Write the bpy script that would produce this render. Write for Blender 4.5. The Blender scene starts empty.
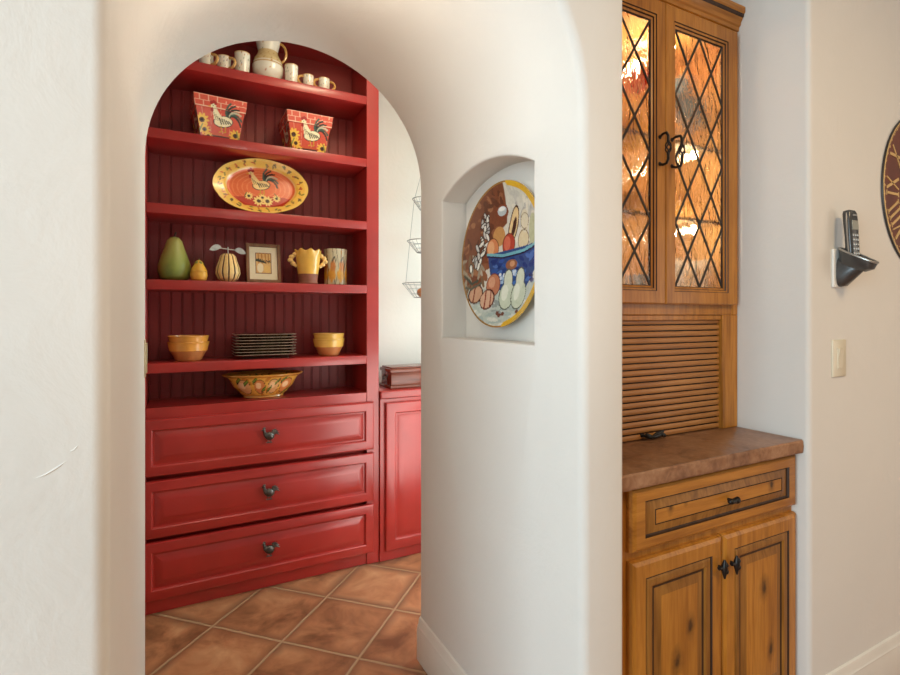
import bpy, bmesh, math, random
import numpy as np
from mathutils import Vector, Matrix
random.seed(7)
PI = math.pi
sc = bpy.context.scene
COL = sc.collection
H_CAM = 1.3

# ------------------------------------------------------------------ materials
def new_mat(name):
    m = bpy.data.materials.new(name); m.use_nodes = True
    nt = m.node_tree
    b = nt.nodes['Principled BSDF']
    return m, nt, b

def N(nt, typ, **kw):
    n = nt.nodes.new(typ)
    for k, v in kw.items():
        setattr(n, k, v)
    return n

def val(nt, op, a, b=None, c=None):
    n = nt.nodes.new('ShaderNodeMath'); n.operation = op
    for i, x in enumerate((a, b, c)):
        if x is None: continue
        if isinstance(x, (int, float)): n.inputs[i].default_value = x
        else: nt.links.new(x, n.inputs[i])
    return n.outputs[0]

def mixc(nt, fac, a, b, mode='MIX'):
    n = nt.nodes.new('ShaderNodeMix'); n.data_type = 'RGBA'; n.blend_type = mode
    for sock, x in ((n.inputs[0], fac), (n.inputs[6], a), (n.inputs[7], b)):
        if isinstance(x, (int, float)): sock.default_value = x
        elif isinstance(x, tuple): sock.default_value = x if len(x) == 4 else (*x, 1)
        else: nt.links.new(x, sock)
    return n.outputs[2]

def noise(nt, vec, scale, detail=3, rough=0.5, dist=0.0):
    n = nt.nodes.new('ShaderNodeTexNoise')
    n.inputs['Scale'].default_value = scale; n.inputs['Detail'].default_value = detail
    n.inputs['Roughness'].default_value = rough; n.inputs['Distortion'].default_value = dist
    if vec is not None: nt.links.new(vec, n.inputs['Vector'])
    return n.outputs[0]

def ramp(nt, fac, stops):
    n = nt.nodes.new('ShaderNodeValToRGB')
    el = n.color_ramp.elements
    while len(el) < len(stops): el.new(0.5)
    for e, (p, c) in zip(el, stops):
        e.position = p; e.color = (*c, 1) if len(c) == 3 else c
    nt.links.new(fac, n.inputs[0])
    return n.outputs[0]

def bump(nt, b, h, strength=0.2, dist=0.01):
    n = nt.nodes.new('ShaderNodeBump')
    n.inputs['Strength'].default_value = strength; n.inputs['Distance'].default_value = dist
    nt.links.new(h, n.inputs['Height']); nt.links.new(n.outputs[0], b.inputs['Normal'])

def coords(nt, kind='Object'):
    if kind == 'World':
        return nt.nodes.new('ShaderNodeNewGeometry').outputs['Position']
    return nt.nodes.new('ShaderNodeTexCoord').outputs[kind]

def mapping(nt, vec, scale=(1, 1, 1), loc=(0, 0, 0), rot=(0, 0, 0)):
    n = nt.nodes.new('ShaderNodeMapping')
    n.inputs['Scale'].default_value = scale; n.inputs['Location'].default_value = loc
    n.inputs['Rotation'].default_value = rot
    nt.links.new(vec, n.inputs['Vector'])
    return n.outputs[0]

def plain(name, col, rough=0.5, metal=0.0, coat=0.0, var=0.08, nscale=12, bmp=0.0, spec=0.5, crough=0.12):
    m, nt, b = new_mat(name)
    v = coords(nt)
    f = noise(nt, v, nscale, 3)
    dark = tuple(c * (1 - var) for c in col); lite = tuple(min(1, c * (1 + var)) for c in col)
    nt.links.new(ramp(nt, f, [(0.3, dark), (0.7, lite)]), b.inputs['Base Color'])
    b.inputs['Roughness'].default_value = rough; b.inputs['Metallic'].default_value = metal
    b.inputs['Coat Weight'].default_value = coat; b.inputs['Coat Roughness'].default_value = crough
    b.inputs['Specular IOR Level'].default_value = spec
    if bmp: bump(nt, b, noise(nt, v, nscale * 5, 4), bmp, 0.002)
    return m

def plaster(name, col):
    m, nt, b = new_mat(name)
    v = coords(nt, 'World')
    f = noise(nt, v, 1.3, 4, 0.6)
    nt.links.new(ramp(nt, f, [(0.3, tuple(c * 0.97 for c in col)), (0.7, tuple(min(1, c * 1.02) for c in col))]), b.inputs['Base Color'])
    b.inputs['Roughness'].default_value = 0.72
    b.inputs['Specular IOR Level'].default_value = 0.25
    h = val(nt, 'ADD', noise(nt, v, 7, 5, 0.62, 0.6), val(nt, 'MULTIPLY', noise(nt, v, 60, 3), 0.12))
    bump(nt, b, h, 0.13, 0.02)
    return m

def wood(name, c_dark, c_mid, c_lite, axis='Z', rough=0.40, knots=(), coat=0.08, gscale=1.0):
    m, nt, b = new_mat(name)
    v = coords(nt, 'World')
    s = {'Z': (14, 14, 1.1), 'X': (1.1, 14, 14), 'Y': (14, 1.1, 14)}[axis]
    s = tuple(x * gscale for x in s)
    if knots:
        near = None
        for (kx, kz, kr) in knots:
            sep = nt.nodes.new('ShaderNodeSeparateXYZ'); nt.links.new(v, sep.inputs[0])
            dx = val(nt, 'SUBTRACT', sep.outputs[0], kx)
            dz = val(nt, 'MULTIPLY', val(nt, 'SUBTRACT', sep.outputs[2], kz), 0.55)
            d = val(nt, 'DIVIDE', val(nt, 'SQRT', val(nt, 'ADD', val(nt, 'MULTIPLY', dx, dx), val(nt, 'MULTIPLY', dz, dz))), kr)
            near = d if near is None else val(nt, 'MINIMUM', near, d)
    mv = mapping(nt, v, s)
    f = noise(nt, mv, 2.2, 5, 0.62, 0.5)
    colr = ramp(nt, f, [(0.28, c_dark), (0.5, c_mid), (0.75, c_lite)])
    g = noise(nt, mapping(nt, v, tuple(x * 6 for x in s)), 1.5, 2)
    colr = mixc(nt, 0.22, colr, ramp(nt, g, [(0.35, c_dark), (0.65, c_lite)]))
    big = noise(nt, v, 3.0, 3)
    colr = mixc(nt, ramp(nt, big, [(0.42, (0, 0, 0)), (0.68, (0.45, 0.45, 0.45))]), colr, c_dark)
    if knots:
        nv = val(nt, 'ADD', near, val(nt, 'MULTIPLY', val(nt, 'SUBTRACT', noise(nt, v, 60, 2), 0.5), 0.5))
        k = ramp(nt, nv, [(0.15, (.9, .9, .9)), (0.45, (0.4, 0.4, 0.4)), (1.0, (0, 0, 0))])
        colr = mixc(nt, k, colr, tuple(c * 0.12 for c in c_dark))
    nt.links.new(colr, b.inputs['Base Color'])
    b.inputs['Roughness'].default_value = rough; b.inputs['Specular IOR Level'].default_value = 0.35
    b.inputs['Coat Weight'].default_value = coat; b.inputs['Coat Roughness'].default_value = 0.2
    bump(nt, b, f, 0.06, 0.003)
    return m

def painted(name, rough=0.25, coat=0.5):
    m, nt, b = new_mat(name)
    a = nt.nodes.new('ShaderNodeAttribute'); a.attribute_name = 'Paint'
    f = noise(nt, coords(nt), 90, 2)
    c = mixc(nt, 0.12, a.outputs[0], ramp(nt, f, [(0.3, (0.25, 0.2, 0.15)), (0.7, (1, 0.95, 0.85))]), 'OVERLAY')
    nt.links.new(c, b.inputs['Base Color'])
    b.inputs['Roughness'].default_value = rough
    b.inputs['Coat Weight'].default_value = coat; b.inputs['Coat Roughness'].default_value = 0.06
    return m

def glass_seeded(name):
    m, nt, b = new_mat(name)
    nt.nodes.remove(b)
    out = nt.nodes['Material Output']
    v = coords(nt, 'World')
    f1 = noise(nt, mapping(nt, v, (1, 1, 0.4)), 24, 2, 0.5, 1.2)
    f1 = val(nt, 'ADD', f1, val(nt, 'MULTIPLY', noise(nt, mapping(nt, v, (1, 1, .55)), 85, 2, .5, .8), .22))
    bp = nt.nodes.new('ShaderNodeBump'); bp.inputs['Strength'].default_value = 0.7; bp.inputs['Distance'].default_value = 0.013
    nt.links.new(f1, bp.inputs['Height'])
    r = nt.nodes.new('ShaderNodeBsdfRefraction'); r.inputs['IOR'].default_value = 1.25; r.inputs['Roughness'].default_value = 0.02
    r.inputs['Color'].default_value = (1, .97, .93, 1)
    g = nt.nodes.new('ShaderNodeBsdfGlossy'); g.inputs['Roughness'].default_value = 0.04
    t = nt.nodes.new('ShaderNodeBsdfTransparent'); t.inputs[0].default_value = (1, .96, .9, 1)
    for x in (r, g): nt.links.new(bp.outputs[0], x.inputs['Normal'])
    m1 = nt.nodes.new('ShaderNodeMixShader'); m1.inputs[0].default_value = 0.75
    nt.links.new(t.outputs[0], m1.inputs[1]); nt.links.new(r.outputs[0], m1.inputs[2])
    m2 = nt.nodes.new('ShaderNodeMixShader'); m2.inputs[0].default_value = 0.06
    nt.links.new(m1.outputs[0], m2.inputs[1]); nt.links.new(g.outputs[0], m2.inputs[2])
    nt.links.new(m2.outputs[0], out.inputs[0])
    return m

def clear_glass(name, col, rough=0.02, alpha=0.45):
    m, nt, b = new_mat(name)
    f = noise(nt, coords(nt), 14, 2)
    nt.links.new(ramp(nt, f, [(0.3, tuple(c * 0.8 for c in col)), (0.7, col)]), b.inputs['Base Color'])
    b.inputs['Roughness'].default_value = rough
    b.inputs['Alpha'].default_value = alpha
    b.inputs['Specular IOR Level'].default_value = 0.9
    b.inputs['Coat Weight'].default_value = 0.6
    return m

def emit(name, col, s):
    m, nt, b = new_mat(name)
    b.inputs['Base Color'].default_value = (*col, 1)
    b.inputs['Emission Color'].default_value = (*col, 1); b.inputs['Emission Strength'].default_value = s
    return m

WALL = plaster('cream_plaster', (0.74, 0.698, 0.64))
CEIL = plain('ceiling_paint', (0.8, 0.78, 0.74), 0.8, var=0.02)
TRIM = plain('trim_paint', (0.76, 0.72, 0.65), 0.35, coat=0.2, var=0.03)
RED = plain('barn_red_paint', (0.415, 0.021, 0.017), 0.36, coat=0.8, var=0.14, nscale=5, crough=0.26)
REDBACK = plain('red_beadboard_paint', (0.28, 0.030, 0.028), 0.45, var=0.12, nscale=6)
PEWTER = plain('dark_pewter', (0.12, 0.11, 0.10), 0.35, metal=0.85, var=0.3, nscale=120)
IRON = plain('black_iron', (0.018, 0.015, 0.013), 0.4, metal=0.5, var=0.3, nscale=80)
WOODC = ((0.24, 0.078, 0.007), (0.48, 0.185, 0.022), (0.62, 0.275, 0.045))
WZ = wood('knotty_alder_upright', *WOODC, axis='Z')
WX = wood('knotty_alder_level', *WOODC, axis='X')
WPANEL = wood('knotty_alder_panel', *WOODC, axis='Z', knots=[(1.167, .382, .030), (1.219, .463, .024), (1.55, .484, .028), (1.583, .291, .024), (1.10, .21, .02)])
WDRAW = wood('knotty_alder_drawer', *WOODC, axis='X', knots=[(1.14, .80, .018), (1.20, .805, .012), (1.585, .79, .02)])
GLAZE = wood('dark_glaze_in_grooves', (0.02, 0.009, 0.004), (0.045, 0.018, 0.007), (0.09, 0.036, 0.012), axis='Z', rough=0.5, coat=0.0)
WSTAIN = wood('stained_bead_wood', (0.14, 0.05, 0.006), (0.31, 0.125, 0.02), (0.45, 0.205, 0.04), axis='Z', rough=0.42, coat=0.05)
WTAMB = wood('tambour_slat_wood', (0.27, 0.10, 0.022), (0.43, 0.18, 0.045), (0.52, 0.24, 0.07), axis='X', rough=0.5)
WIN = wood('cabinet_interior_wood', (0.50, 0.26, 0.08), (0.70, 0.42, 0.15), (0.80, 0.52, 0.22), axis='Z', rough=0.5, coat=0)
SEEDED = glass_seeded('seedy_glass')
SHELFG = clear_glass('shelf_glass', (.82, .80, .70), alpha=.12)
LEAD = plain('lead_came', (0.03, 0.024, 0.02), 0.5, metal=0.4, var=0.2)

def tile_mat():
    m, nt, b = new_mat('terracotta_tile')
    v = coords(nt, 'World')
    sep = nt.nodes.new('ShaderNodeSeparateXYZ'); nt.links.new(v, sep.inputs[0])
    S = 0.338
    X, Y = sep.outputs[0], sep.outputs[1]
    u = val(nt, 'DIVIDE', val(nt, 'ADD', val(nt, 'MULTIPLY', val(nt, 'SUBTRACT', X, Y), 0.70711), 1.585 + 20 * S), S)
    w = val(nt, 'DIVIDE', val(nt, 'ADD', val(nt, 'MULTIPLY', val(nt, 'ADD', X, Y), 0.70711), -2.098 + 20 * S), S)
    wob = val(nt, 'MULTIPLY', val(nt, 'SUBTRACT', noise(nt, v, 14, 2), 0.5), 0.02)
    u = val(nt, 'ADD', u, wob); w = val(nt, 'ADD', w, wob)
    eu = val(nt, 'ABSOLUTE', val(nt, 'SUBTRACT', val(nt, 'FRACT', u), 0.5))
    ew = val(nt, 'ABSOLUTE', val(nt, 'SUBTRACT', val(nt, 'FRACT', w), 0.5))
    e = val(nt, 'MAXIMUM', eu, ew)                      # 0 centre .. 0.5 joint
    comb = nt.nodes.new('ShaderNodeCombineXYZ')
    nt.links.new(val(nt, 'FLOOR', u), comb.inputs[0]); nt.links.new(val(nt, 'FLOOR', w), comb.inputs[1])
    wn = nt.nodes.new('ShaderNodeTexWhiteNoise'); wn.noise_dimensions = '3D'
    nt.links.new(comb.outputs[0], wn.inputs['Vector'])
    off = nt.nodes.new('ShaderNodeVectorMath'); off.operation = 'MULTIPLY_ADD'
    nt.links.new(comb.outputs[0], off.inputs[0]); off.inputs[1].default_value = (3.7, 5.1, 0); nt.links.new(v, off.inputs[2])
    f = noise(nt, off.outputs[0], 5.5, 4, 0.6, 0.5)
    f = val(nt, 'ADD', f, val(nt, 'MULTIPLY', val(nt, 'SUBTRACT', wn.outputs[0], 0.5), 0.16))
    c = ramp(nt, f, [(0.28, (0.20, 0.08, 0.036)), (0.5, (0.46, 0.205, 0.095)), (0.72, (0.64, 0.35, 0.18))])
    edge = ramp(nt, val(nt, 'ADD', e, val(nt, 'MULTIPLY', val(nt, 'SUBTRACT', f, 0.5), 0.35)), [(0.38, (0, 0, 0)), (0.52, (0.75, 0.75, 0.75))])
    c = mixc(nt, edge, c, (0.125, 0.05, 0.027))
    j = ramp(nt, e, [(0.480, (0, 0, 0)), (0.489, (1, 1, 1))])
    c = mixc(nt, j, c, (0.43, 0.27, 0.15))
    nt.links.new(c, b.inputs['Base Color'])
    rr = ramp(nt, j, [(0, (0.36, 0.36, 0.36)), (1, (0.8, 0.8, 0.8))])
    nt.links.new(rr, b.inputs['Roughness'])
    hgt = val(nt, 'SUBTRACT', val(nt, 'MULTIPLY', noise(nt, v, 10, 4), 0.25), j)
    bump(nt, b, hgt, 0.35, 0.006)
    return m
TILE = tile_mat()

def stone_mat(name, rough, k):
    m, nt, b = new_mat(name)
    sc3 = lambda c: tuple(x * k for x in c)
    v = coords(nt, 'World')
    f = noise(nt, v, 9, 5, 0.65, 0.8)
    c = ramp(nt, f, [(0.3, sc3((0.14, 0.055, 0.024))), (0.5, sc3((0.27, 0.12, 0.052))), (0.72, sc3((0.39, 0.20, 0.10)))])
    f2 = noise(nt, v, 70, 3)
    c = mixc(nt, 0.2, c, ramp(nt, f2, [(0.35, (0.10, 0.045, 0.025)), (0.7, (0.45, 0.28, 0.18))]))
    nt.links.new(c, b.inputs['Base Color']); b.inputs['Roughness'].default_value = rough
    bump(nt, b, f2, 0.12, 0.003)
    return m
STONE = stone_mat('polished_brown_stone', .28, .78)
STONE2 = stone_mat('chiselled_brown_stone', .75, 1.15)

# ------------------------------------------------------------------ object helpers
def tag(o, label=None, cat=None, group=None, kind=None):
    if label: o['label'] = label
    if cat: o['category'] = cat
    if group: o['group'] = group
    if kind: o['kind'] = kind
    return o

ROOT = {}
def thing(name, label, cat, loc=(0, 0, 0), rot=(0, 0, 0), group=None):
    o = bpy.data.objects.new(name, None); COL.objects.link(o)
    o.empty_display_size = 0.05
    o.location = loc; o.rotation_euler = rot
    return tag(o, label, cat, group)

def obj(name, bm, mats, parent=None, world=False, smooth=40, label=None):
    """one mesh object; world=True means the bmesh was built in world coordinates under an unrotated thing"""
    if world and parent is not None:
        r = parent
        while r.parent: r = r.parent
        bmesh.ops.translate(bm, vec=-Vector(r.location), verts=bm.verts)
    me = bpy.data.meshes.new(name)
    bm.to_mesh(me); bm.free()
    if not isinstance(mats, (list, tuple)): mats = [mats]
    for m in mats: me.materials.append(m)
    if smooth:
        big = [len(p.vertices) > 8 for p in me.polygons]
        me.polygons.foreach_set('use_smooth', [not x for x in big])
        me.set_sharp_from_angle(angle=math.radians(smooth))
    o = bpy.data.objects.new(name, me); COL.objects.link(o)
    if parent is not None: o.parent = parent
    if label: o['label'] = label
    return o

def single(name, bm, mats, label, cat, loc=(0, 0, 0), rot=(0, 0, 0), group=None, smooth=40):
    o = obj(name, bm, mats, None, False, smooth)
    o.location = loc; o.rotation_euler = rot
    return tag(o, label, cat, group)

def copy_tree(o, parent=None):
    c = o.copy(); COL.objects.link(c)
    if parent is not None: c.parent = parent
    for ch in list(o.children): copy_tree(ch, c)
    return c

def BM(): return bmesh.new()

def box(bm, x0, x1, y0, y1, z0, z1, bev=0.0, seg=2, mat=0):
    vs = [bm.verts.new((x, y, z)) for x in (x0, x1) for y in (y0, y1) for z in (z0, z1)]
    idx = [(0, 1, 3, 2), (4, 6, 7, 5), (0, 4, 5, 1), (2, 3, 7, 6), (0, 2, 6, 4), (1, 5, 7, 3)]
    fs = [bm.faces.new([vs[i] for i in f]) for f in idx]
    for f in fs: f.material_index = mat
    if bev:
        es = list({e for f in fs for e in f.edges})
        r = bmesh.ops.bevel(bm, geom=es, offset=bev, segments=seg, profile=0.5, affect='EDGES')
        for f in r['faces']: f.material_index = mat
    return bm

def fixn(bm):
    bmesh.ops.recalc_face_normals(bm, faces=bm.faces); return bm

def lathe(bm, prof, seg=40, sx=1.0, sy=1.0, c=(0, 0, 0), mat=0, fn=None):
    rings = []
    for (r, z) in prof:
        if r < 1e-6:
            rings.append([bm.verts.new((c[0], c[1], c[2] + z))])
        else:
            ring = []
            for k in range(seg):
                a = 2 * PI * k / seg
                rr = r * (fn(a, z) if fn else 1)
                ring.append(bm.verts.new((c[0] + rr * math.cos(a) * sx, c[1] + rr * math.sin(a) * sy, c[2] + z)))
            rings.append(ring)
    for A, B in zip(rings, rings[1:]):
        for k in range(seg):
            k2 = (k + 1) % seg
            if len(A) == 1 and len(B) == 1: continue
            if len(A) == 1: f = bm.faces.new((A[0], B[k2], B[k]))
            elif len(B) == 1: f = bm.faces.new((A[k], A[k2], B[0]))
            else: f = bm.faces.new((A[k], A[k2], B[k2], B[k]))
            f.material_index = mat
    return bm

def tube(bm, pts, r, seg=8, closed=False, mat=0, rads=None):
    pts = [Vector(p) for p in pts]; n = len(pts)
    up = None; rings = []
    for i, p in enumerate(pts):
        if closed: t = pts[(i + 1) % n] - pts[i - 1]
        else: t = pts[min(i + 1, n - 1)] - pts[max(i - 1, 0)]
        t.normalize()
        if up is None:
            up = Vector((0, 0, 1)) if abs(t.z) < 0.9 else Vector((1, 0, 0))
        s = t.cross(up); s.normalize(); up = s.cross(t); up.normalize()
        rr = rads[i] if rads else r
        rings.append([bm.verts.new(p + (s * math.cos(2 * PI * k / seg) + up * math.sin(2 * PI * k / seg)) * rr) for k in range(seg)])
    m = n if closed else n - 1
    for i in range(m):
        A, B = rings[i], rings[(i + 1) % n]
        for k in range(seg):
            f = bm.faces.new((A[k], A[(k + 1) % seg], B[(k + 1) % seg], B[k])); f.material_index = mat
    if not closed:
        for R in (rings[0][::-1], rings[-1]):
            f = bm.faces.new(R); f.material_index = mat
    return bm

def ball(bm, c, rx, ry=None, rz=None, rot=None, sub=3, mat=0):
    ry = rx if ry is None else ry; rz = rx if rz is None else rz
    M = Matrix.Translation(c)
    if rot is not None: M = M @ rot
    M = M @ Matrix.Diagonal((rx, ry, rz, 1))
    r = bmesh.ops.create_icosphere(bm, subdivisions=sub, radius=1, matrix=M)
    for v in r['verts']:
        for f in v.link_faces: f.material_index = mat
    return bm

def prism_xz(bm, pts, y0, y1, mat=0):
    """polygon in the XZ plane given depth from y0 to y1"""
    A = [bm.verts.new((x, y0, z)) for x, z in pts]; B = [bm.verts.new((x, y1, z)) for x, z in pts]
    n = len(pts)
    fs = [bm.faces.new(A), bm.faces.new(B[::-1])]
    for i in range(n): fs.append(bm.faces.new((A[i], B[i], B[(i + 1) % n], A[(i + 1) % n])))
    for f in fs: f.material_index = mat
    return bm

def extrude_x(bm, prof, x0, x1, mat=0, closed=True):
    """profile of (y,z) run along X"""
    A = [bm.verts.new((x0, y, z)) for y, z in prof]; B = [bm.verts.new((x1, y, z)) for y, z in prof]
    n = len(prof); fs = []
    for i in range(n if closed else n - 1):
        fs.append(bm.faces.new((A[i], B[i], B[(i + 1) % n], A[(i + 1) % n])))
    if closed: fs += [bm.faces.new(A[::-1]), bm.faces.new(B)]
    for f in fs: f.material_index = mat
    return bm

def panel_front(bm, x0, x1, z0, z1, y, thick, rings, mats, back=True, xk=1.0):
    """board facing -Y: rings = (inset, dy) ; mats = material per ring band, last one for the field"""
    loops = []
    for (o, dy) in rings:
        loops.append([bm.verts.new(p) for p in ((x0 + o * xk, y + dy, z0 + o), (x1 - o * xk, y + dy, z0 + o), (x1 - o * xk, y + dy, z1 - o), (x0 + o * xk, y + dy, z1 - o))])
    for i, (A, B) in enumerate(zip(loops, loops[1:])):
        for k in range(4):
            f = bm.faces.new((A[k], A[(k + 1) % 4], B[(k + 1) % 4], B[k])); f.material_index = mats[i]
    f = bm.faces.new(loops[-1]); f.material_index = mats[-1]
    if back:
        Z = [bm.verts.new((v.co.x, y + thick, v.co.z)) for v in loops[0]]
        for k in range(4):
            f = bm.faces.new((Z[k], Z[(k + 1) % 4], loops[0][(k + 1) % 4], loops[0][k])); f.material_index = mats[0]
        bm.faces.new(Z[::-1])
    return bm

# ---- painting: a list of shapes over a ground colour, read at each vertex of a fine mesh
def srgb(r, g, b):
    f = lambda c: (c / 12.92 if c <= 0.04045 else ((c + 0.055) / 1.055) ** 2.4)
    return tuple(f(x / 255) for x in (r, g, b))
class Paint:
    def __init__(s, ground): s.ground = ground; s.ops = []
    def e(s, cx, cy, rx, ry, ang, col): s.ops.append(('e', cx, cy, rx, ry, math.radians(ang), col)); return s
    def p(s, pts, col): s.ops.append(('p', pts, col)); return s
    def l(s, pts, w, col): s.ops.append(('l', pts, w, col)); return s
    def ring(s, cx, cy, rx, ry, r0, r1, col): s.ops.append(('r', cx, cy, rx, ry, r0, r1, col)); return s
    def eval(s, U, V):
        C = np.empty((len(U), 4)); C[:, 3] = 1
        C[:, :3] = s.ground
        for o in s.ops:
            if o[0] == 'e':
                _, cx, cy, rx, ry, a, col = o
                x = U - cx; y = V - cy
                xr = (x * math.cos(a) + y * math.sin(a)) / rx; yr = (-x * math.sin(a) + y * math.cos(a)) / ry
                m = xr * xr + yr * yr < 1
            elif o[0] == 'r':
                _, cx, cy, rx, ry, r0, r1, col = o
                d = np.sqrt(((U - cx) / rx) ** 2 + ((V - cy) / ry) ** 2); m = (d >= r0) & (d <= r1)
            elif o[0] == 'p':
                _, pts, col = o
                m = np.zeros(len(U), bool); n = len(pts)
                for i in range(n):
                    x1, y1 = pts[i]; x2, y2 = pts[(i + 1) % n]
                    if y1 == y2: continue
                    m ^= ((V < y1) != (V < y2)) & (U < (x2 - x1) * (V - y1) / (y2 - y1) + x1)
            else:
                _, pts, w, col = o
                m = np.zeros(len(U), bool)
                for (x1, y1), (x2, y2) in zip(pts, pts[1:]):
                    dx, dy = x2 - x1, y2 - y1; L = dx * dx + dy * dy + 1e-12
                    t = np.clip(((U - x1) * dx + (V - y1) * dy) / L, 0, 1)
                    m |= (U - x1 - t * dx) ** 2 + (V - y1 - t * dy) ** 2 < (w / 2) ** 2
            C[m, :3] = col
        return C

def paint_obj(o, paint, uvfn):
    me = o.data; n = len(me.vertices)
    co = np.empty(n * 3); me.vertices.foreach_get('co', co); co = co.reshape(-1, 3)
    U, V = uvfn(co)
    at = me.color_attributes.new('Paint', 'FLOAT_COLOR', 'POINT')
    at.data.foreach_set('color', paint.eval(U, V).astype(np.float32).ravel())

BLACK = srgb(28, 26, 24); CREAM = srgb(243, 230, 196); YEL = srgb(238, 190, 74)
def rooster(P, cx, cy, s, body=CREAM, face=1):
    X = lambda a: cx + a * s * face
    Y = lambda b: cy + b * s
    tailc = [srgb(30, 45, 40), srgb(60, 85, 75), srgb(190, 185, 160), BLACK]
    for i in range(6):
        a0 = 35 + i * 13
        pts = []
        for t in range(7):
            q = t / 6
            r = 0.15 + 0.75 * q
            a = math.radians(a0 + 20 - q * (75 - i * 7))
            pts.append((X(0.25 + r * math.cos(a) * 0.85), Y(0.05 + r * math.sin(a))))
        P.l(pts, 0.11 * s, tailc[i % 4])
    P.e(X(0.0), Y(-0.15), 0.55 * s, 0.33 * s, 10 * face, BLACK)
    P.e(X(0.0), Y(-0.14), 0.50 * s, 0.29 * s, 10 * face, body)
    P.p([(X(-0.5), Y(-0.1)), (X(-0.62), Y(0.5)), (X(-0.42), Y(0.62)), (X(-0.05), Y(0.05))], body)
    for i in range(4):
        P.l([(X(-0.52 + i * .1), Y(0.3 - i * .1)), (X(-0.40 + i * .12), Y(-0.1 - i * .02))], 0.035 * s, srgb(120, 100, 60))
    for i in range(5):
        P.l([(X(-0.2 + i * .12), Y(0.02 - .02 * i)), (X(-0.1 + i * .13), Y(-0.28 + .02 * i))], 0.06 * s, BLACK)
    P.e(X(-0.55), Y(0.62), 0.15 * s, 0.14 * s, 0, body)
    for dx, dy in ((-.66, .80), (-.55, .86), (-.44, .80)): P.e(X(dx), Y(dy), .09 * s, .10 * s, 0, srgb(160, 25, 25))
    P.e(X(-.62), Y(.42), .07 * s, .13 * s, 0, srgb(160, 25, 25))
    P.p([(X(-.68), Y(.66)), (X(-.86), Y(.58)), (X(-.68), Y(.55))], srgb(220, 160, 40))
    P.e(X(-.58), Y(.65), .03 * s, .03 * s, 0, BLACK)
    for dx in (-.1, .12):
        P.l([(X(dx), Y(-.42)), (X(dx + .02), Y(-.72)), (X(dx - .12), Y(-.76))], .06 * s, srgb(200, 150, 40))
def sunflower(P, cx, cy, r, petal=YEL):
    for k in range(10):
        a = k * 36
        P.e(cx + .62 * r * math.cos(math.radians(a)), cy + .62 * r * math.sin(math.radians(a)), .42 * r, .18 * r, a, petal)
    P.e(cx, cy, .38 * r, .38 * r, 0, srgb(90, 45, 20)); P.e(cx, cy, .2 * r, .2 * r, 0, srgb(50, 28, 15))

def dish(rx, ry, prof, nr=60, ns=200, fn=None, back=0.006):
    """a plate facing -Y; prof(t)-> depth toward +Y for t in 0..1 (rim at t=1)"""
    bm = BM()
    def layer(off, rs):
        rings = []
        for i in range(1, rs + 1):
            t = i / rs
            ring = []
            for k in range(ns):
                a = 2 * PI * k / ns
                q = t * (1 + (fn(a) - 1) * t * t if fn else 1)
                ring.append(bm.verts.new((rx * q * math.cos(a), prof(t) + off, ry * q * math.sin(a))))
            rings.append(ring)
        c = bm.verts.new((0, prof(0) + off, 0))
        for k in range(ns): bm.faces.new((c, rings[0][k], rings[0][(k + 1) % ns]))
        for A, B in zip(rings, rings[1:]):
            for k in range(ns): bm.faces.new((A[k], B[k], B[(k + 1) % ns], A[(k + 1) % ns]))
        return rings
    f = layer(0, nr); b = layer(back, 12)
    A, B = f[-1], b[-1]
    for k in range(ns): bm.faces.new((A[k], B[k], B[(k + 1) % ns], A[(k + 1) % ns]))
    return fixn(bm)

# ------------------------------------------------------------------ the setting
YF, YB = 0.893, 1.785          # front and back faces of the thick wall
XL, XR = -0.0903, 0.810        # archway jambs
ZS = 1.772; RISE = 0.441; RA = (XR - XL) / 2; XC = (XR + XL) / 2
CX0, CX1 = 0.941, 1.729        # cabinet recess
YREC = 1.52; ZREC = 2.62; ZC = 2.75
WX0, WX1 = -2.6, 4.2

def mitre(path, closed=False, side=1):
    n = len(path); out = []
    for i in range(n):
        p = Vector(path[i])
        def en(a, b):
            d = (Vector(b) - Vector(a)).normalized(); return Vector((-d.y, d.x)) * side
        ns = []
        if closed or i > 0: ns.append(en(path[i - 1], path[i]))
        if closed or i < n - 1: ns.append(en(path[i], path[(i + 1) % n]))
        if len(ns) == 1: out.append(ns[0]); continue
        m = (ns[0] + ns[1]).normalized()
        out.append(m / max(0.3, m.dot(ns[0])))
    return out

def sweep(bm, path, profile, to3d, closed=False, side=1, skip=None):
    nm = mitre(path, closed, side)
    grid = [[bm.verts.new(to3d(Vector(p) + n * o, t)) for (o, t) in profile] for p, n in zip(path, nm)]
    n = len(path)
    for i in range(n if closed else n - 1):
        A, B = grid[i], grid[(i + 1) % n]
        for k in range(len(profile) - 1):
            if skip and skip(i, k): continue
            bm.faces.new((A[k], B[k], B[k + 1], A[k + 1]))
    return grid

def arcprof(r, n=6): return [(r * (1 - math.sin(a)), r * (1 - math.cos(a))) for a in [i * PI / 2 / n for i in range(n + 1)]]

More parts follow.
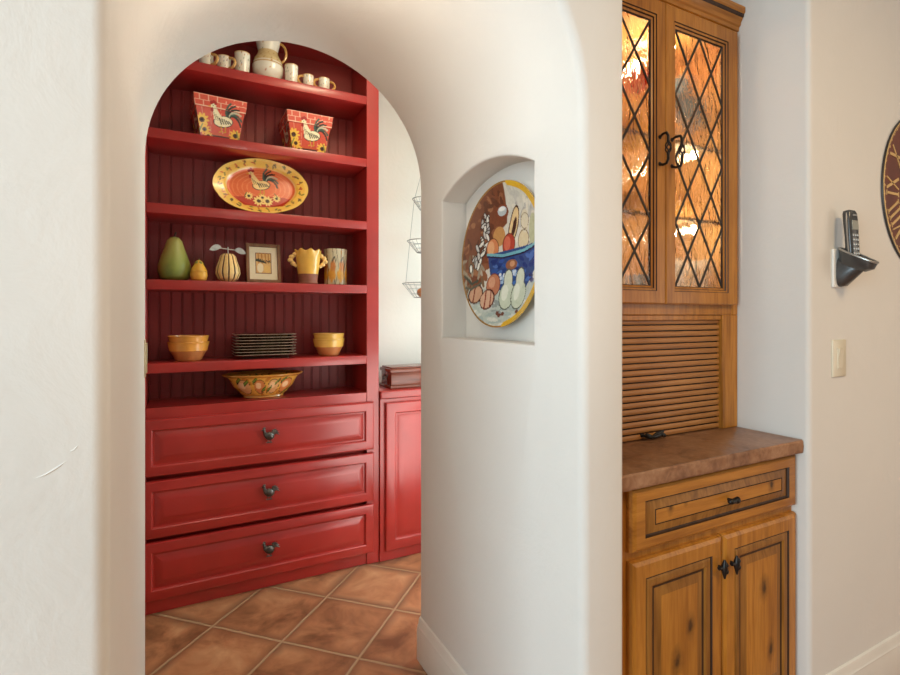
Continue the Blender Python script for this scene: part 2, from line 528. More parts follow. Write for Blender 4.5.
def build_wall():
    bm = BM()
    r = 0.022; D = YB - YF
    pr = arcprof(r)
    prof = pr + [(o, D - t) for o, t in arcprof(.010)[::-1]]
    path = [(XL, 0), (XL, ZS)] + [(XC + RA * math.cos(PI - a), ZS + RISE * math.sin(PI - a)) for a in [PI * k / 48 for k in range(1, 48)]] + [(XR, ZS), (XR, 0)]
    np_ = len(path)
    arch = sweep(bm, path, prof, lambda p, t: (p.x, YF + t, p.y), side=1, skip=lambda i, k: i == np_ - 2 and k == len(pr) - 1)
    # cabinet recess
    r2 = 0.016
    pr2 = arcprof(r2) + [(0, YREC - YF)]
    rp = [(CX0, 0), (CX0, ZREC), (CX1, ZREC), (CX1, 0)]
    rec = sweep(bm, rp, pr2, lambda p, t: (p.x, YF + t, p.y), side=1)
    bm.faces.new([g[-1] for g in rec])
    # front face
    corners = [bm.verts.new(p) for p in ((WX0, YF, 0), (WX0, YF, ZC), (WX1, YF, ZC), (WX1, YF, 0))]
    bm.faces.new(corners + [g[0] for g in rec[::-1]] + [g[0] for g in arch[::-1]])
    # pantry face
    cb = [bm.verts.new(p) for p in ((WX0, YB, 0), (WX0, YB, ZC), (WX1, YB, ZC), (WX1, YB, 0))]
    bm.faces.new(cb + [g[-1] for g in arch[::-1]])
    # plate niche in the right jamb
    ya, yb, zb, zsn, rise = 1.078, 1.603, 1.222, 1.697, 0.066
    hw = (yb - ya) / 2; R = (hw * hw + rise * rise) / (2 * rise); ym = (ya + yb) / 2; zc = zsn + rise - R
    a0 = math.asin(hw / R)
    npth = [(ya, zb), (ya, zsn)] + [(ym + R * math.sin(-a0 + 2 * a0 * k / 20), zc + R * math.cos(-a0 + 2 * a0 * k / 20)) for k in range(1, 20)] + [(yb, zsn), (yb, zb), (ym, zb)]
    rn = 0.007
    npf = arcprof(rn, 4) + [(0, 0.098)]
    nic = sweep(bm, npth, npf, lambda p, t: (XR + t, p.x, p.y), closed=True, side=1)
    bm.faces.new([g[-1] for g in nic])
    kf, kb = len(pr) - 1, len(pr)
    tf, tb = arch[-2][kf], arch[-2][kb]; bf, bb = arch[-1][kf], arch[-1][kb]
    tm = bm.verts.new((XR, ym, ZS)); bmid = bm.verts.new((XR, ym, 0))
    im = 11                                   # apex index in the niche path
    near = [nic[i][0] for i in range(0, im + 1)]
    far = [nic[i][0] for i in range(im, len(npth))]
    bm.faces.new([bf, tf, tm] + near[::-1] + [nic[-1][0], bmid])
    bm.faces.new([tm, tb, bb, bmid] + far[::-1])
    fixn(bm)
    # a small raised trowel mark on the left of the archway
    tube(bm, [(-.178 + .04 * q, YF + .0006, 1.075 + .022 * q ** 1.6) for q in [k / 10 for k in range(11)]], 0.002, 6,
         rads=[0.0004 + 0.0014 * math.sin(PI * k / 10) for k in range(11)])
    tube(bm, [(-.136, YF + .0006, 1.107), (-.132, YF + .0006, 1.109), (-.128, YF + .0006, 1.114)], .0012, 6)
    return bm
tag(obj('wall_front', build_wall(), WALL, smooth=35), kind='structure')

def slab(name, x0, x1, y0, y1, z0, z1, m):
    return tag(obj(name, box(BM(), x0, x1, y0, y1, z0, z1), m, smooth=0), kind='structure')
slab('floor', WX0, WX1, -4, 2.87, -0.1, 0, TILE)
slab('ceiling', WX0, WX1, -4, 2.87, ZC, ZC + .1, CEIL)
slab('wall_back', WX0, WX1, 2.87, 2.97, 0, ZC, WALL)
slab('wall_pantry_left', -0.75, -0.65, YB, 2.87, 0, ZC, WALL)

BBP = [(0, 0), (.016, 0), (.016, .112), (.0135, .118), (.0135, .124), (.010, .130), (.0085, .146), (.005, .154), (0, .157)]
def baseboard(name, path):
    bm = BM()
    nm = mitre(path, False, -1)
    g = [[bm.verts.new((p[0] + n.x * o, p[1] + n.y * o, z)) for o, z in BBP] for p, n in zip(path, nm)]
    for A, B in zip(g, g[1:]):
        for k in range(len(BBP) - 1): bm.faces.new((A[k], B[k], B[k + 1], A[k + 1]))
    for e in (g[0], g[-1]): bm.faces.new(e)
    fixn(bm)
    tag(obj(name, bm, TRIM, smooth=25), kind='structure')
rb = 0.022; rk = 0.010
def qarc(cx, cy, a0, a1, rb=rb): return [(cx + rb * math.cos(math.radians(a0 + (a1 - a0) * k / 5)), cy + rb * math.sin(math.radians(a0 + (a1 - a0) * k / 5))) for k in range(6)]
for nm_, b_ in (('wall_pantry_right', [(YB, 2.87, 0, .95), (YB, 2.87, 2.10, ZC), (YB, 1.88, .95, 2.10), (2.50, 2.87, .95, 2.10)]),):
    bm = BM()
    for y0, y1, z0, z1 in b_: box(bm, 1.86, 1.96, y0, y1, z0, z1)
    tag(obj(nm_, bm, WALL, smooth=0), kind='structure')
bm = BM()
for y0, y1, z0, z1 in ((1.88, 1.92, .95, 2.10), (2.46, 2.50, .95, 2.10), (1.92, 2.46, .95, .99), (1.92, 2.46, 2.06, 2.10)): box(bm, 1.87, 1.93, y0, y1, z0, z1, .003, 1)
tag(obj('window_1', bm, TRIM, smooth=0), kind='structure')
bm = BM()
for x0, x1, z0, z1 in ((.92, .96, .14, 1.06), (1.54, 1.58, .14, 1.06), (.96, 1.54, .14, .18), (.96, 1.54, 1.02, 1.06)): box(bm, x0, x1, YB, YB + .025, z0, z1, .003, 1)
tag(obj('sheen_fill_frame', bm, TRIM, smooth=0), kind='structure')  # frame around the added sheen light; solid wall behind, no opening
baseboard('baseboard_right', [(CX1 + .022, YF), (4.2, YF)])
baseboard('baseboard_archway', qarc(XR + rk, YB - rk, 90, 180, rk) + qarc(XR + rb, YF + rb, 180, 270) + [(CX0 - .016, YF)])
baseboard('baseboard_left', [(-2.6, YF)] + qarc(XL - rb, YF + rb, 270, 360) + qarc(XL - rk, YB - rk, 0, 90, rk))

# ------------------------------------------------------------------ red hutch in the pantry
HY = 2.575; HB = 2.842
IX0, IX1 = -0.127, 0.863
def rooster_knob_bm(cx, y, z):
    bm = BM()
    tube(bm, [(cx, y + .001, z), (cx, y - .018, z)], .006, 10)
    c = lambda a, b, d=0: (cx + a, y - .022 + d, z + b)
    ball(bm, c(0, 0), .021, .013, .017, Matrix.Rotation(.25, 4, 'Y'), 2)
    tube(bm, [c(-.014, .004), c(-.019, .014), c(-.021, .022)], .007, 8, rads=[.010, .007, .0055])
    ball(bm, c(-.022, .026), .0065, .006, .0065, None, 2)
    tube(bm, [c(-.027, .026), c(-.034, .024)], .002, 6, rads=[.0028, .0006])
    for dx, dz in ((-.025, .033), (-.021, .035), (-.017, .033)): ball(bm, c(dx, dz), .0028, .002, .0035, None, 1)
    for i in range(4):
        a = math.radians(20 + i * 22)
        tube(bm, [c(.012, .004), c(.012 + .016 * math.cos(a), .004 + .018 * math.sin(a)), c(.016 + .024 * math.cos(a - .35), .002 + .026 * math.sin(a - .35))], .004, 6, rads=[.005, .0045, .002])
    for dx in (-.006, .005): tube(bm, [c(dx, -.010), c(dx, -.024), c(dx - .006, -.026)], .0022, 6)
    tube(bm, [c(-.012, -.026), c(.010, -.026)], .003, 6)
    bmesh.ops.scale(bm, vec=(1.12, 1.0, 1.15), space=Matrix.Translation((-cx, -y, -z)), verts=bm.verts)
    return bm

hutch = thing('hutch', 'tall barn red built-in hutch with open shelves over three drawers seen through the arch', 'hutch', (0.37, 2.70, 0))
bm = BM()
for x0, x1 in ((-.195, IX0), (IX1, 0.930)): box(bm, x0, x1, HY, HY + .022, .0, 2.74, .002, 1)
for x0, x1 in ((-.19, IX0 - .002), (IX1 + .002, 0.925)): box(bm, x0, x1, HY + .022, HB + .02, .0, 2.74)
box(bm, IX0, IX1, HY, HY + .022, .845, .897, .002, 1)          # rail over the drawers
box(bm, IX0, IX1, HY, HY + .022, 2.66, 2.74, .002, 1)
box(bm, IX0, IX1, HY + .022, HB, 2.69, 2.74)
box(bm, IX0, IX1, HY + .04, HB, .03, .84)
obj('frame', bm, RED, hutch, True)
# beadboard back
prof = []
x = IX0
while x < IX1 - .02:
    prof += [(x, 0), (x + .0375, 0), (x + .0385, .0045), (x + .0405, .0045), (x + .0415, .001), (x + .0445, .001), (x + .0455, .0045), (x + .047, .0045)]
    x += .048
prof.append((IX1, 0))
bm = BM()
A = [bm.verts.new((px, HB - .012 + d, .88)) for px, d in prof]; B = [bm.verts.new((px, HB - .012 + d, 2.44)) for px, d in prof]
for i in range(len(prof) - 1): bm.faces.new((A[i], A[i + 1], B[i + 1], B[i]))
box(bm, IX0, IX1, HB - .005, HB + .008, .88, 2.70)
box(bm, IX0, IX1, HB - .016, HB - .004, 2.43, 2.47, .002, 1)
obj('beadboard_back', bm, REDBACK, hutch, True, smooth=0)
for z in (2.438, 2.113, 1.787, 1.455, 1.089):
    bm = BM(); box(bm, IX0, IX1, HY - .002, HB - .008, z - .043, z, .003, 2); obj('shelf', bm, RED, hutch, True)
bm = BM(); box(bm, IX0, IX1, HY + .001, HB - .008, .872, .897, .002, 1); obj('shelf', bm, RED, hutch, True)
DR = [(0, .008), (.003, .002), (.009, 0), (.043, 0), (.047, .003), (.050, .012), (.056, .012), (.060, .0105), (.088, .001), (.091, .0005)]
DM = [0] * 10
for z0, z1 in ((.602, .848), (.335, .583), (.067, .318)):
    bm = BM(); panel_front(bm, -.150, 0.897, z0, z1, 2.552, .022, DR, DM)
    d = obj('drawer', fixn(bm), RED, hutch, True, smooth=20)
    obj('knob', rooster_knob_bm(.374, 2.553, (z0 + z1) / 2 + .008), PEWTER, d, True, label='dark pewter knob shaped like a rooster')
bm = BM(); box(bm, -.15, 0.93, 2.584, 2.60, .0, .075, .002, 1); obj('toe_kick', bm, RED, hutch, True)

# ------------------------------------------------------------------ red base cabinet beside the hutch
bc = thing('base_cabinet', 'low barn red cabinet right of the hutch with raised panel door', 'cabinet', (1.40, 2.70, 0))
bm = BM()
box(bm, .932, 1.845, HY - .012, HB + .02, .05, .858, .002, 1)
obj('cabinet_body', bm, RED, bc, True)
bm = BM(); box(bm, .932, 1.855, HY - .022, HB + .02, .858, .900, .006, 3); obj('countertop', bm, RED, bc, True)
bm = BM(); box(bm, .932, 1.845, HY - .006, HB, 0, .05, .002, 1); obj('toe_kick', bm, RED, bc, True)
for x0, x1 in ((.958, 1.40), (1.41, 1.835)):
    bm = BM(); panel_front(bm, x0, x1, .06, .838, 2.541, .021, [(0, .006), (.003, .0015), (.008, 0), (.052, 0), (.056, .003), (.059, .009), (.068, .009), (.072, .007), (.098, .0005), (.101, 0)], DM)
    obj('door', fixn(bm), RED, bc, True, smooth=20)

# ------------------------------------------------------------------ wooden box on the red counter
MAHOG = wood('mahogany', (0.10, 0.020, 0.010), (0.20, 0.045, 0.022), (0.28, 0.075, 0.038), axis='X', rough=0.25, coat=0.5)
t = thing('wooden_box', 'dark red wooden chest with lid on the low red cabinet', 'box', (1.19, 2.68, .900))
bm = BM()
box(bm, 1.012, 1.368, 2.608, 2.762, .915, .988, .003, 2); box(bm, 1.004, 1.376, 2.600, 2.770, .900, .918, .004, 2)
obj('box_body', bm, MAHOG, t, True)
bm = BM(); box(bm, 1.004, 1.376, 2.600, 2.770, .988, 1.008, .004, 2); box(bm, 1.014, 1.366, 2.610, 2.760, 1.008, 1.016, .003, 2); obj('lid', bm, MAHOG, t, True)
bm = BM(); tube(bm, [(1.012, 2.66, .965), (.997, 2.665, .955), (.994, 2.685, .95), (.997, 2.705, .955), (1.012, 2.71, .965)], .004, 8)
ball(bm, (1.010, 2.66, .966), .006); ball(bm, (1.010, 2.71, .966), .006)
obj('carry_handle', bm, PEWTER, t, True)

# ------------------------------------------------------------------ hanging wire baskets
WIRE = plain('grey_wire', (0.33, 0.34, 0.33), 0.35, metal=0.7, var=0.1)
bx, by = 1.262, 2.715
hb = thing('hanging_basket', 'three tier hanging wire basket against the pale pantry wall', 'basket', (bx, by, 1.40))
tiers = [(1.972, .072, .030, .062), (1.728, .102, .048, .066), (1.482, .130, .065, .080)]
for zt, ro, ri, hh in tiers:
    bm = BM()
    circ = lambda r, z, n=40: [(bx + r * math.cos(2 * PI * k / n), by + r * math.sin(2 * PI * k / n), z) for k in range(n)]
    tube(bm, circ(ro, zt), .0022, 6, True)
    for q in (.4, .75): tube(bm, circ(ro + (ri - ro) * q, zt - hh * q), .0011, 5, True)
    tube(bm, circ(ri, zt - hh), .0016, 6, True)
    for k in range(20):
        a = 2 * PI * k / 20
        tube(bm, [(bx + ro * math.cos(a), by + ro * math.sin(a), zt), (bx + ri * math.cos(a), by + ri * math.sin(a), zt - hh), (bx, by, zt - hh)], .0010, 5)
    obj('basket_tier', bm, WIRE, hb, True)
bm = BM()
for k in range(3):
    a = 2 * PI * k / 3 + 2.2
    P = lambda r, z: (bx + r * math.cos(a), by + r * math.sin(a), z)
    tube(bm, [P(0, 2.20), P(.072, 1.972)], .0014, 5)
    tube(bm, [P(.072, 1.972), P(.102, 1.728)], .0014, 5)
    tube(bm, [P(.102, 1.728), P(.130, 1.482)], .0014, 5)
tube(bm, [(bx, by, 2.19), (bx, by, ZC)], .0018, 6)
obj('hanging_chain', bm, WIRE, hb, True)
ONION = plain('onion_skin', (0.55, 0.25, 0.10), 0.4, var=0.3, nscale=18)
bm = BM(); lathe(bm, [(0, 0), (.012, .001), (.026, .012), (.031, .027), (.026, .042), (.012, .051), (.004, .056), (0, .064)], 24)
single('onion', fixn(bm), ONION, 'small brown onion lying in the lowest wire basket', 'onion', (bx - .028, by - .02, 1.403))

# ------------------------------------------------------------------ crockery on the top shelf
GLAZED = painted('painted_glaze')
def jug_paint(seed, h):
    P = Paint(srgb(236, 230, 215)); rnd = random.Random(seed)
    cols = [srgb(120, 140, 110), srgb(205, 150, 80), srgb(110, 120, 150), srgb(190, 110, 70)]
    for k in range(26):
        a = rnd.uniform(0, 6.28); z = rnd.uniform(.15, .85) * h
        P.e(a, z, .07, .0035, 20, rnd.choice(cols))
    P.p([(-.1, h * .96), (6.5, h * .96), (6.5, h * 1.2), (-.1, h * 1.2)], srgb(214, 165, 90))
    return P
def cyl_uv(co): return np.mod(np.arctan2(co[:, 1], co[:, 0]), 2 * PI), co[:, 2]
HANDLE = plain('ochre_glaze', (0.62, 0.33, 0.09), 0.25, coat=0.5, var=0.15, nscale=30)
def vessel(name, prof, h, label, cat, loc, seed, handles=(), group=None, paint=None, seg=64):
    t = thing(name, label, cat, loc, group=group)
    bm = BM(); lathe(bm, prof, seg); fixn(bm)
    b = obj('body', bm, GLAZED, t); paint_obj(b, paint or jug_paint(seed, h), cyl_uv)
    for (ang, r0, z0, z1, out, th) in handles:
        bm = BM(); ca, sa = math.cos(ang), math.sin(ang)
        pts = [((r0 + out * math.sin(PI * q) - .004 * (q in (0, 1))) * ca, (r0 + out * math.sin(PI * q) - .004 * (q in (0, 1))) * sa, z0 + (z1 - z0) * (0.5 - 0.5 * math.cos(PI * q))) for q in [k / 12 for k in range(13)]]
        tube(bm, pts, th, 8); obj('handle', bm, HANDLE, t)
    return t
def dens(prof, n=6):
    out = []
    for (a, b), (c, d) in zip(prof, prof[1:]):
        for k in range(n): out.append((a + (c - a) * k / n, b + (d - b) * k / n))
    return out + [prof[-1]]
ZA = 2.4386
mugp = dens([(0, 0), (.024, 0), (.027, .004), (.030, .03), (.030, .066), (.0285, .066), (.027, .05), (.024, .008), (0, .006)])
tump = dens([(0, 0), (.027, 0), (.030, .003), (.033, .05), (.035, .098), (.0335, .098), (.031, .05), (.026, .01), (0, .008)])
G1 = 'painted cups on the top shelf'
vessel('mug', mugp, .066, 'white painted mug at the left end of the top shelf half hidden by arch', 'mug', (.110, 2.622, ZA), 1, [(-.75, .030, .010, .058, .030, .0066)], G1)
vessel('mug', mugp, .066, 'white painted mug with ochre handle just left of the tall tumbler', 'mug', (.185, 2.622, ZA), 2, [(-.75, .030, .010, .058, .030, .0066)], G1)
vessel('tumbler', tump, .098, 'white painted tumbler left of the pitcher on the top shelf', 'tumbler', (.264, 2.618, ZA), 3, (), G1)
pitp = dens([(0, 0), (.048, 0), (.052, .004), (.070, .045), (.073, .075), (.066, .105), (.050, .135), (.046, .150), (.054, .185), (.062, .215), (.060, .215), (.052, .187), (.043, .15), (.05, .12), (.066, .075), (.045, .01), (0, .008)], 5)
Pj = jug_paint(11, .30)
Pj.p([(-.1, .088), (6.5, .088), (6.5, .147), (-.1, .147)], srgb(214, 190, 140))
for k in range(40): Pj.e(k * .16, .10 + .03 * (k % 3) / 2, .03, .004, 0, srgb(180, 140, 80))
Pj.p([(-.1, .080), (6.5, .080), (6.5, .086), (-.1, .086)], srgb(196, 150, 80))
vessel('pitcher', pitp, .3, 'bulbous white and tan painted pitcher in the middle of the top shelf', 'pitcher', (.385, 2.655, ZA), 4, [(-.25, .056, .105, .198, .030, .0062)], paint=Pj)
vessel('tumbler', [(r * .93, z * .93) for r, z in tump], .09, 'white painted tumbler right of the pitcher on the top shelf', 'tumbler', (.490, 2.618, ZA), 5, (), G1)
vessel('mug', [(r * .9, z * .95) for r, z in mugp], .062, 'white painted mug with handle turned left toward the tumbler', 'mug', (.573, 2.622, ZA), 6, [(PI + .25, .027, .010, .053, .028, .0062)], G1)
vessel('sugar_cup', [(r * .95, z * .95) for r, z in mugp], .062, 'white painted cup with two ochre handles at the right end of the top shelf', 'cup', (.652, 2.622, ZA), 7, [(PI + .2, .0285, .010, .053, .026, .0062), (-.2, .0285, .010, .053, .026, .0062)], G1)

# ------------------------------------------------------------------ rooster planters
def planter(label, loc, face, rz):
    t = thing('planter', label, 'planter', loc, (0, 0, rz), group='square rooster planters')
    W0, W1, H = .080, .112, .190
    def pane(nu, nv, f):
        bm = BM()
        for side in range(4):
            R = Matrix.Rotation(side * PI / 2, 3, 'Z')
            g = [[bm.verts.new(R @ Vector(f(i / nu * 2 - 1, j / nv))) for j in range(nv + 1)] for i in range(nu + 1)]
            for i in range(nu):
                for j in range(nv): bm.faces.new((g[i][j], g[i + 1][j], g[i + 1][j + 1], g[i][j + 1]))
        return bm
    hw = lambda v: W0 + (.104 - W0) * v
    zb = .135
    bm = pane(70, 60, lambda u, v: (u * hw(v), -hw(v), v * (zb + .004)))
    q = [bm.verts.new((x * W0, y * W0, 0)) for x, y in ((-1, -1), (-1, 1), (1, 1), (1, -1))]; bm.faces.new(q)
    b = obj('pot_body', bm, GLAZED, t, smooth=0)
    P = Paint(srgb(208, 78, 58))
    for k in range(7): P.l([(-.12 + k * .04 + .013 * (k % 2), 0), (-.12 + k * .04, .14)], .002, srgb(225, 150, 120))
    P.p([(-.12, 0), (.12, 0), (.12, .028), (-.12, .028)], srgb(208, 88, 52))
    P.p([(-.045, .004), (.04, .004), (.04, .02), (-.045, .02)], srgb(70, 32, 22))
    for dx, dy, r in ((-.078, .078, .030), (-.066, .038, .024), (.066, .030, .028), (-.05, .012, .018)): sunflower(P, dx, dy, r)
    P.l([(-.09, .02), (-.075, .06)], .006, srgb(130, 140, 60)); P.l([(.085, .0), (.07, .05)], .006, srgb(130, 140, 60))
    rooster(P, .012, .095, .078, srgb(240, 228, 190), 1)
    P.ops = P.ops
    def uv(co):
        on = (np.abs(co[:, 1]) >= np.abs(co[:, 0]) - 1e-6)
        return np.where(on, co[:, 0] * np.where(co[:, 1] < 0, 1, -1), co[:, 1] * np.where(co[:, 0] > 0, 1, -1)), co[:, 2]
    paint_obj(b, P, uv)
    # rim band of red bricks
    hr = lambda v: .108 + .006 * v
    bm = pane(60, 24, lambda u, v: (u * hr(v), -hr(v), zb + v * (H - zb)))
    for s in range(4):
        R = Matrix.Rotation(s * PI / 2, 3, 'Z')
        o = [bm.verts.new(R @ Vector(p)) for p in ((-.114, -.114, H), (.114, -.114, H), (.100, -.100, H), (-.100, -.100, H))]; bm.faces.new(o)
        o2 = [bm.verts.new(R @ Vector(p)) for p in ((-.100, -.100, H), (.100, -.100, H), (.092, -.092, .1), (-.092, -.092, .1))]; bm.faces.new(o2)
        o3 = [bm.verts.new(R @ Vector(p)) for p in ((-.108, -.108, zb), (.108, -.108, zb), (.098, -.098, zb), (-.098, -.098, zb))]; bm.faces.new(o3[::-1])
    rim = obj('rim', bm, GLAZED, t, smooth=0)
    P2 = Paint(srgb(212, 84, 66))
    mort = srgb(235, 190, 165)
    for z in (zb + .003, zb + .028, H - .002): P2.l([(-.13, z), (.13, z)], .0035, mort)
    for k in range(7):
        P2.l([(-.11 + k * .037, zb), (-.11 + k * .037, zb + .028)], .003, mort)
        P2.l([(-.09 + k * .037, zb + .028), (-.09 + k * .037, H)], .003, mort)
    rooster(P2, .012, .095, .078, srgb(240, 228, 190), 1)
    paint_obj(rim, P2, uv)
planter('square red planter painted with rooster and sunflowers, left one under the top shelf', (.162, 2.703, 2.1136), 1, .07)
planter('square red planter painted with rooster and sunflowers, right one under the top shelf', (.575, 2.703, 2.1136), 1, .02)

# ------------------------------------------------------------------ oval rooster platter
def platter_prof(t): return .030 * (1 - min(1, max(0, (t - .68) / .10)) ** 1 * .55) - (.012 * max(0, (t - .78) / .22))
lean = math.radians(-13)
wav = lambda a: 1 + .012 * abs(math.cos(4 * a)) - .006
bm = dish(.219, .142, platter_prof, 70, 240, wav)
plat = thing('platter', 'oval orange platter with yellow rim and rooster leaning on the third shelf down', 'platter', (.357, 2.640, 1.787 + .1425), (lean, math.radians(-3), 0))
pb = obj('dish', bm, GLAZED, plat)
P = Paint(srgb(240, 186, 76))
P.ring(0, 0, .219, .142, .93, 1.2, srgb(246, 200, 96))
rnd = random.Random(3)
for k in range(26):
    a = k / 26 * 2 * PI
    cxp, cyp = .86 * .219 * math.cos(a), .86 * .142 * math.sin(a)
    for q in range(3): P.e(cxp + rnd.uniform(-.012, .012), cyp + rnd.uniform(-.009, .009), .009, .0035, rnd.uniform(0, 180), rnd.choice([srgb(120, 110, 40), srgb(196, 90, 40), srgb(100, 70, 30)]))
P.e(0, 0, .219 * .745, .142 * .745, 0, srgb(240, 190, 120))
P.e(0, 0, .219 * .72, .142 * .72, 0, srgb(226, 108, 60))
for k in range(4): P.ring(0, 0, .219, .142, .30 + .1 * k, .325 + .1 * k, srgb(236, 132, 84))
P.p([(-.13, -.050), (-.02, -.043), (.10, -.045), (.135, -.055), (.09, -.1), (-.09, -.1)], srgb(188, 56, 38))
for dx, dy, r in ((-.018, -.068, .026), (.022, -.068, .026), (.066, -.052, .019), (-.062, -.044, .019), (.0, -.050, .018)): sunflower(P, dx, dy, r, srgb(244, 212, 130))
P.l([(-.072, -.026), (-.082, -.05)], .004, srgb(90, 100, 50)); P.l([(.058, -.026), (.072, -.046)], .004, srgb(90, 100, 50))
rooster(P, .0, .026, .078, srgb(240, 205, 140), 1)
paint_obj(pb, P, lambda co: (co[:, 0], co[:, 2]))
bm = BM()
for sx_ in (-.06, .06): tube(bm, [(sx_, .036, -.06), (sx_, .050, .0), (sx_, .045, .06)], .0025, 6); tube(bm, [(sx_, .050, 0), (sx_, .085, -.110)], .0025, 6)
tube(bm, [(-.06, .050, 0), (.06, .050, 0)], .0025, 6)
obj('plate_stand', bm, PEWTER, plat)

# ------------------------------------------------------------------ fourth shelf ornaments
ZD = 1.4556
def fruit_mat(name, c0, c1, c2):
    m, nt, b = new_mat(name)
    v = coords(nt); sep = nt.nodes.new('ShaderNodeSeparateXYZ'); nt.links.new(v, sep.inputs[0])
    f = val(nt, 'ADD', val(nt, 'MULTIPLY', sep.outputs[2], 3.4), val(nt, 'MULTIPLY', noise(nt, v, 16, 3, .6), .5))
    nt.links.new(ramp(nt, f, [(.2, c0), (.5, c1), (.85, c2)]), b.inputs['Base Color'])
    b.inputs['Roughness'].default_value = .4
    return m
GREENP = fruit_mat('pear_green', (.11, .17, .03), (.27, .30, .055), (.38, .35, .09))
t = thing('pear_ornament', 'large dull green ceramic pear at the left end of its shelf', 'ornament', (-.020, 2.665, ZD))
bm = BM(); lathe(bm, dens([(0, 0), (.045, .0), (.060, .012), (.068, .045), (.066, .075), (.054, .112), (.041, .15), (.031, .182), (.018, .198), (0, .203)], 3), 40, fn=lambda a, z: 1 + .02 * math.sin(3 * a)); fixn(bm)
obj('fruit', bm, GREENP, t)
bm = BM(); tube(bm, [(0, 0, .198), (.002, 0, .212), (.006, 0, .222)], .004, 8); obj('stem', bm, GLAZE, t)
YELP = fruit_mat('pear_yellow', (.68, .26, .04), (.80, .46, .04), (.85, .62, .07))
t = thing('pear_box', 'small yellow lidded pear jar beside the large green pear', 'jar', (.079, 2.622, ZD))
bm = BM(); lathe(bm, dens([(0, 0), (.022, 0), (.032, .006), (.037, .025), (.0345, .043), (0, .043)], 3), 32); fixn(bm); obj('base', bm, YELP, t)
bm = BM(); lathe(bm, dens([(0, .0445), (.0355, .0445), (.030, .058), (.020, .074), (.015, .088), (.008, .094), (0, .095)], 3), 32); fixn(bm); obj('lid', bm, YELP, t)
bm = BM()
for a in (.3, 2.2, 4.1, 5.2):
    M = Matrix.Translation((.012 * math.cos(a), .012 * math.sin(a), .087)) @ Matrix.Rotation(a, 4, 'Z') @ Matrix.Rotation(.7, 4, 'Y')
    ball(bm, M.translation, .014, .007, .003, M.to_3x3().to_4x4(), 2)
tube(bm, [(0, 0, .092), (.002, 0, .102)], .0025, 6)
obj('leaf', bm, plain('leaf_glaze', (.25, .26, .06), .4), t)
TANP = plain('gourd_glaze', (.56, .34, .13), .35, coat=.3, var=.2, nscale=14)
t = thing('gourd_ornament', 'ribbed tan gourd ornament with two silver leaves left of the small picture', 'ornament', (.203, 2.640, ZD))
prof = dens([(0, 0), (.025, .0), (.044, .014), (.055, .040), (.052, .066), (.042, .095), (.035, .120), (.024, .132), (0, .134)], 4)
bm = BM()
rib = lambda a, z: 1 - .10 * max(0, math.cos(12 * a)) ** 6
lathe(bm, prof, 144, fn=rib); fixn(bm)
b = obj('gourd', bm, painted('gourd_painted', .3, .4), t)
P = Paint(srgb(236, 196, 128))
for k in range(12): P.l([(2 * PI * k / 12, 0), (2 * PI * k / 12, .2)], .11, srgb(80, 45, 22))
P.l([(2 * PI, 0), (2 * PI, .2)], .11, srgb(80, 45, 22))
paint_obj(b, P, cyl_uv)
SILV = plain('silver_metal', (.62, .62, .60), .28, metal=.9, var=.12, nscale=60)
bm = BM(); tube(bm, [(0, 0, .132), (0, 0, .165)], .0025, 8); tube(bm, [(-.035, 0, .158), (0, 0, .155), (.035, 0, .152)], .0022, 8); obj('stem', bm, SILV, t)
for s in (-1, 1):
    bm = BM()
    pts = [(s * (.028 + .052 * q), 0.155 + (.006 if s < 0 else -.004) + .020 * math.sin(PI * min(1, q * 1.0)) ** .7 - .014 * q) for q in [k / 12 for k in range(13)]]
    low = [(s * (.028 + .052 * q), 0.155 + (.006 if s < 0 else -.004) - .008 * math.sin(PI * q) - .014 * q) for q in [k / 12 for k in range(1, 12)]]
    prism_xz(bm, pts + low[::-1], -.003, .003); obj('leaf', fixn(bm), SILV, t)
# framed picture
t = thing('picture_frame', 'small wood framed picture with cream mat leaning on the fourth shelf', 'picture', (.367, 2.655, ZD + .0025), (math.radians(-11), 0, 0))
FRW = wood('walnut_frame', (.13, .055, .022), (.24, .11, .05), (.34, .18, .09), axis='Z', rough=.4)
bm = BM(); w, h = .080, .196
for (x0, x1, z0, z1) in ((-w, -w + .015, 0, h), (w - .015, w, 0, h), (-w + .015, w - .015, 0, .015), (-w + .015, w - .015, h - .015, h)): box(bm, x0, x1, -.008, .010, z0, z1, .002, 2)
obj('frame', bm, FRW, t)
bm = BM()
nu, nv = 80, 90
g = [[bm.verts.new((-w + .013 + (2 * w - .026) * i / nu, .002, .013 + (h - .026) * j / nv)) for j in range(nv + 1)] for i in range(nu + 1)]
for i in range(nu):
    for j in range(nv): bm.faces.new((g[i][j], g[i + 1][j], g[i + 1][j + 1], g[i][j + 1]))
pic = obj('picture', bm, painted('print_paper', .5, .3), t, smooth=0)
P = Paint(srgb(236, 224, 192))
P.p([(-.038, .046), (.038, .046), (.038, .152), (-.038, .152)], srgb(120, 70, 30))
P.p([(-.035, .049), (.035, .049), (.035, .149), (-.035, .149)], srgb(222, 178, 110))
for x in (-.022, -.006, .011, .025): P.l([(x, .10), (x - .002, .149)], .006, srgb(190, 130, 60))
P.e(-.015, .075, .015, .024, 0, srgb(240, 226, 190)); P.e(.016, .070, .015, .020, 0, srgb(232, 190, 110))
for a in range(0, 180, 22): P.l([(-.012, .106), (-.012 + .024 * math.cos(math.radians(a + 6)), .106 + .015 * math.sin(math.radians(a - 20)))], .0045, srgb(35, 45, 35))
for a in (0, 50, 130): P.l([(.022, .106), (.022 + .013 * math.cos(math.radians(a)), .106 + .010 * math.sin(math.radians(a)))], .004, srgb(35, 45, 35))
paint_obj(pic, P, lambda co: (co[:, 0], co[:, 2]))
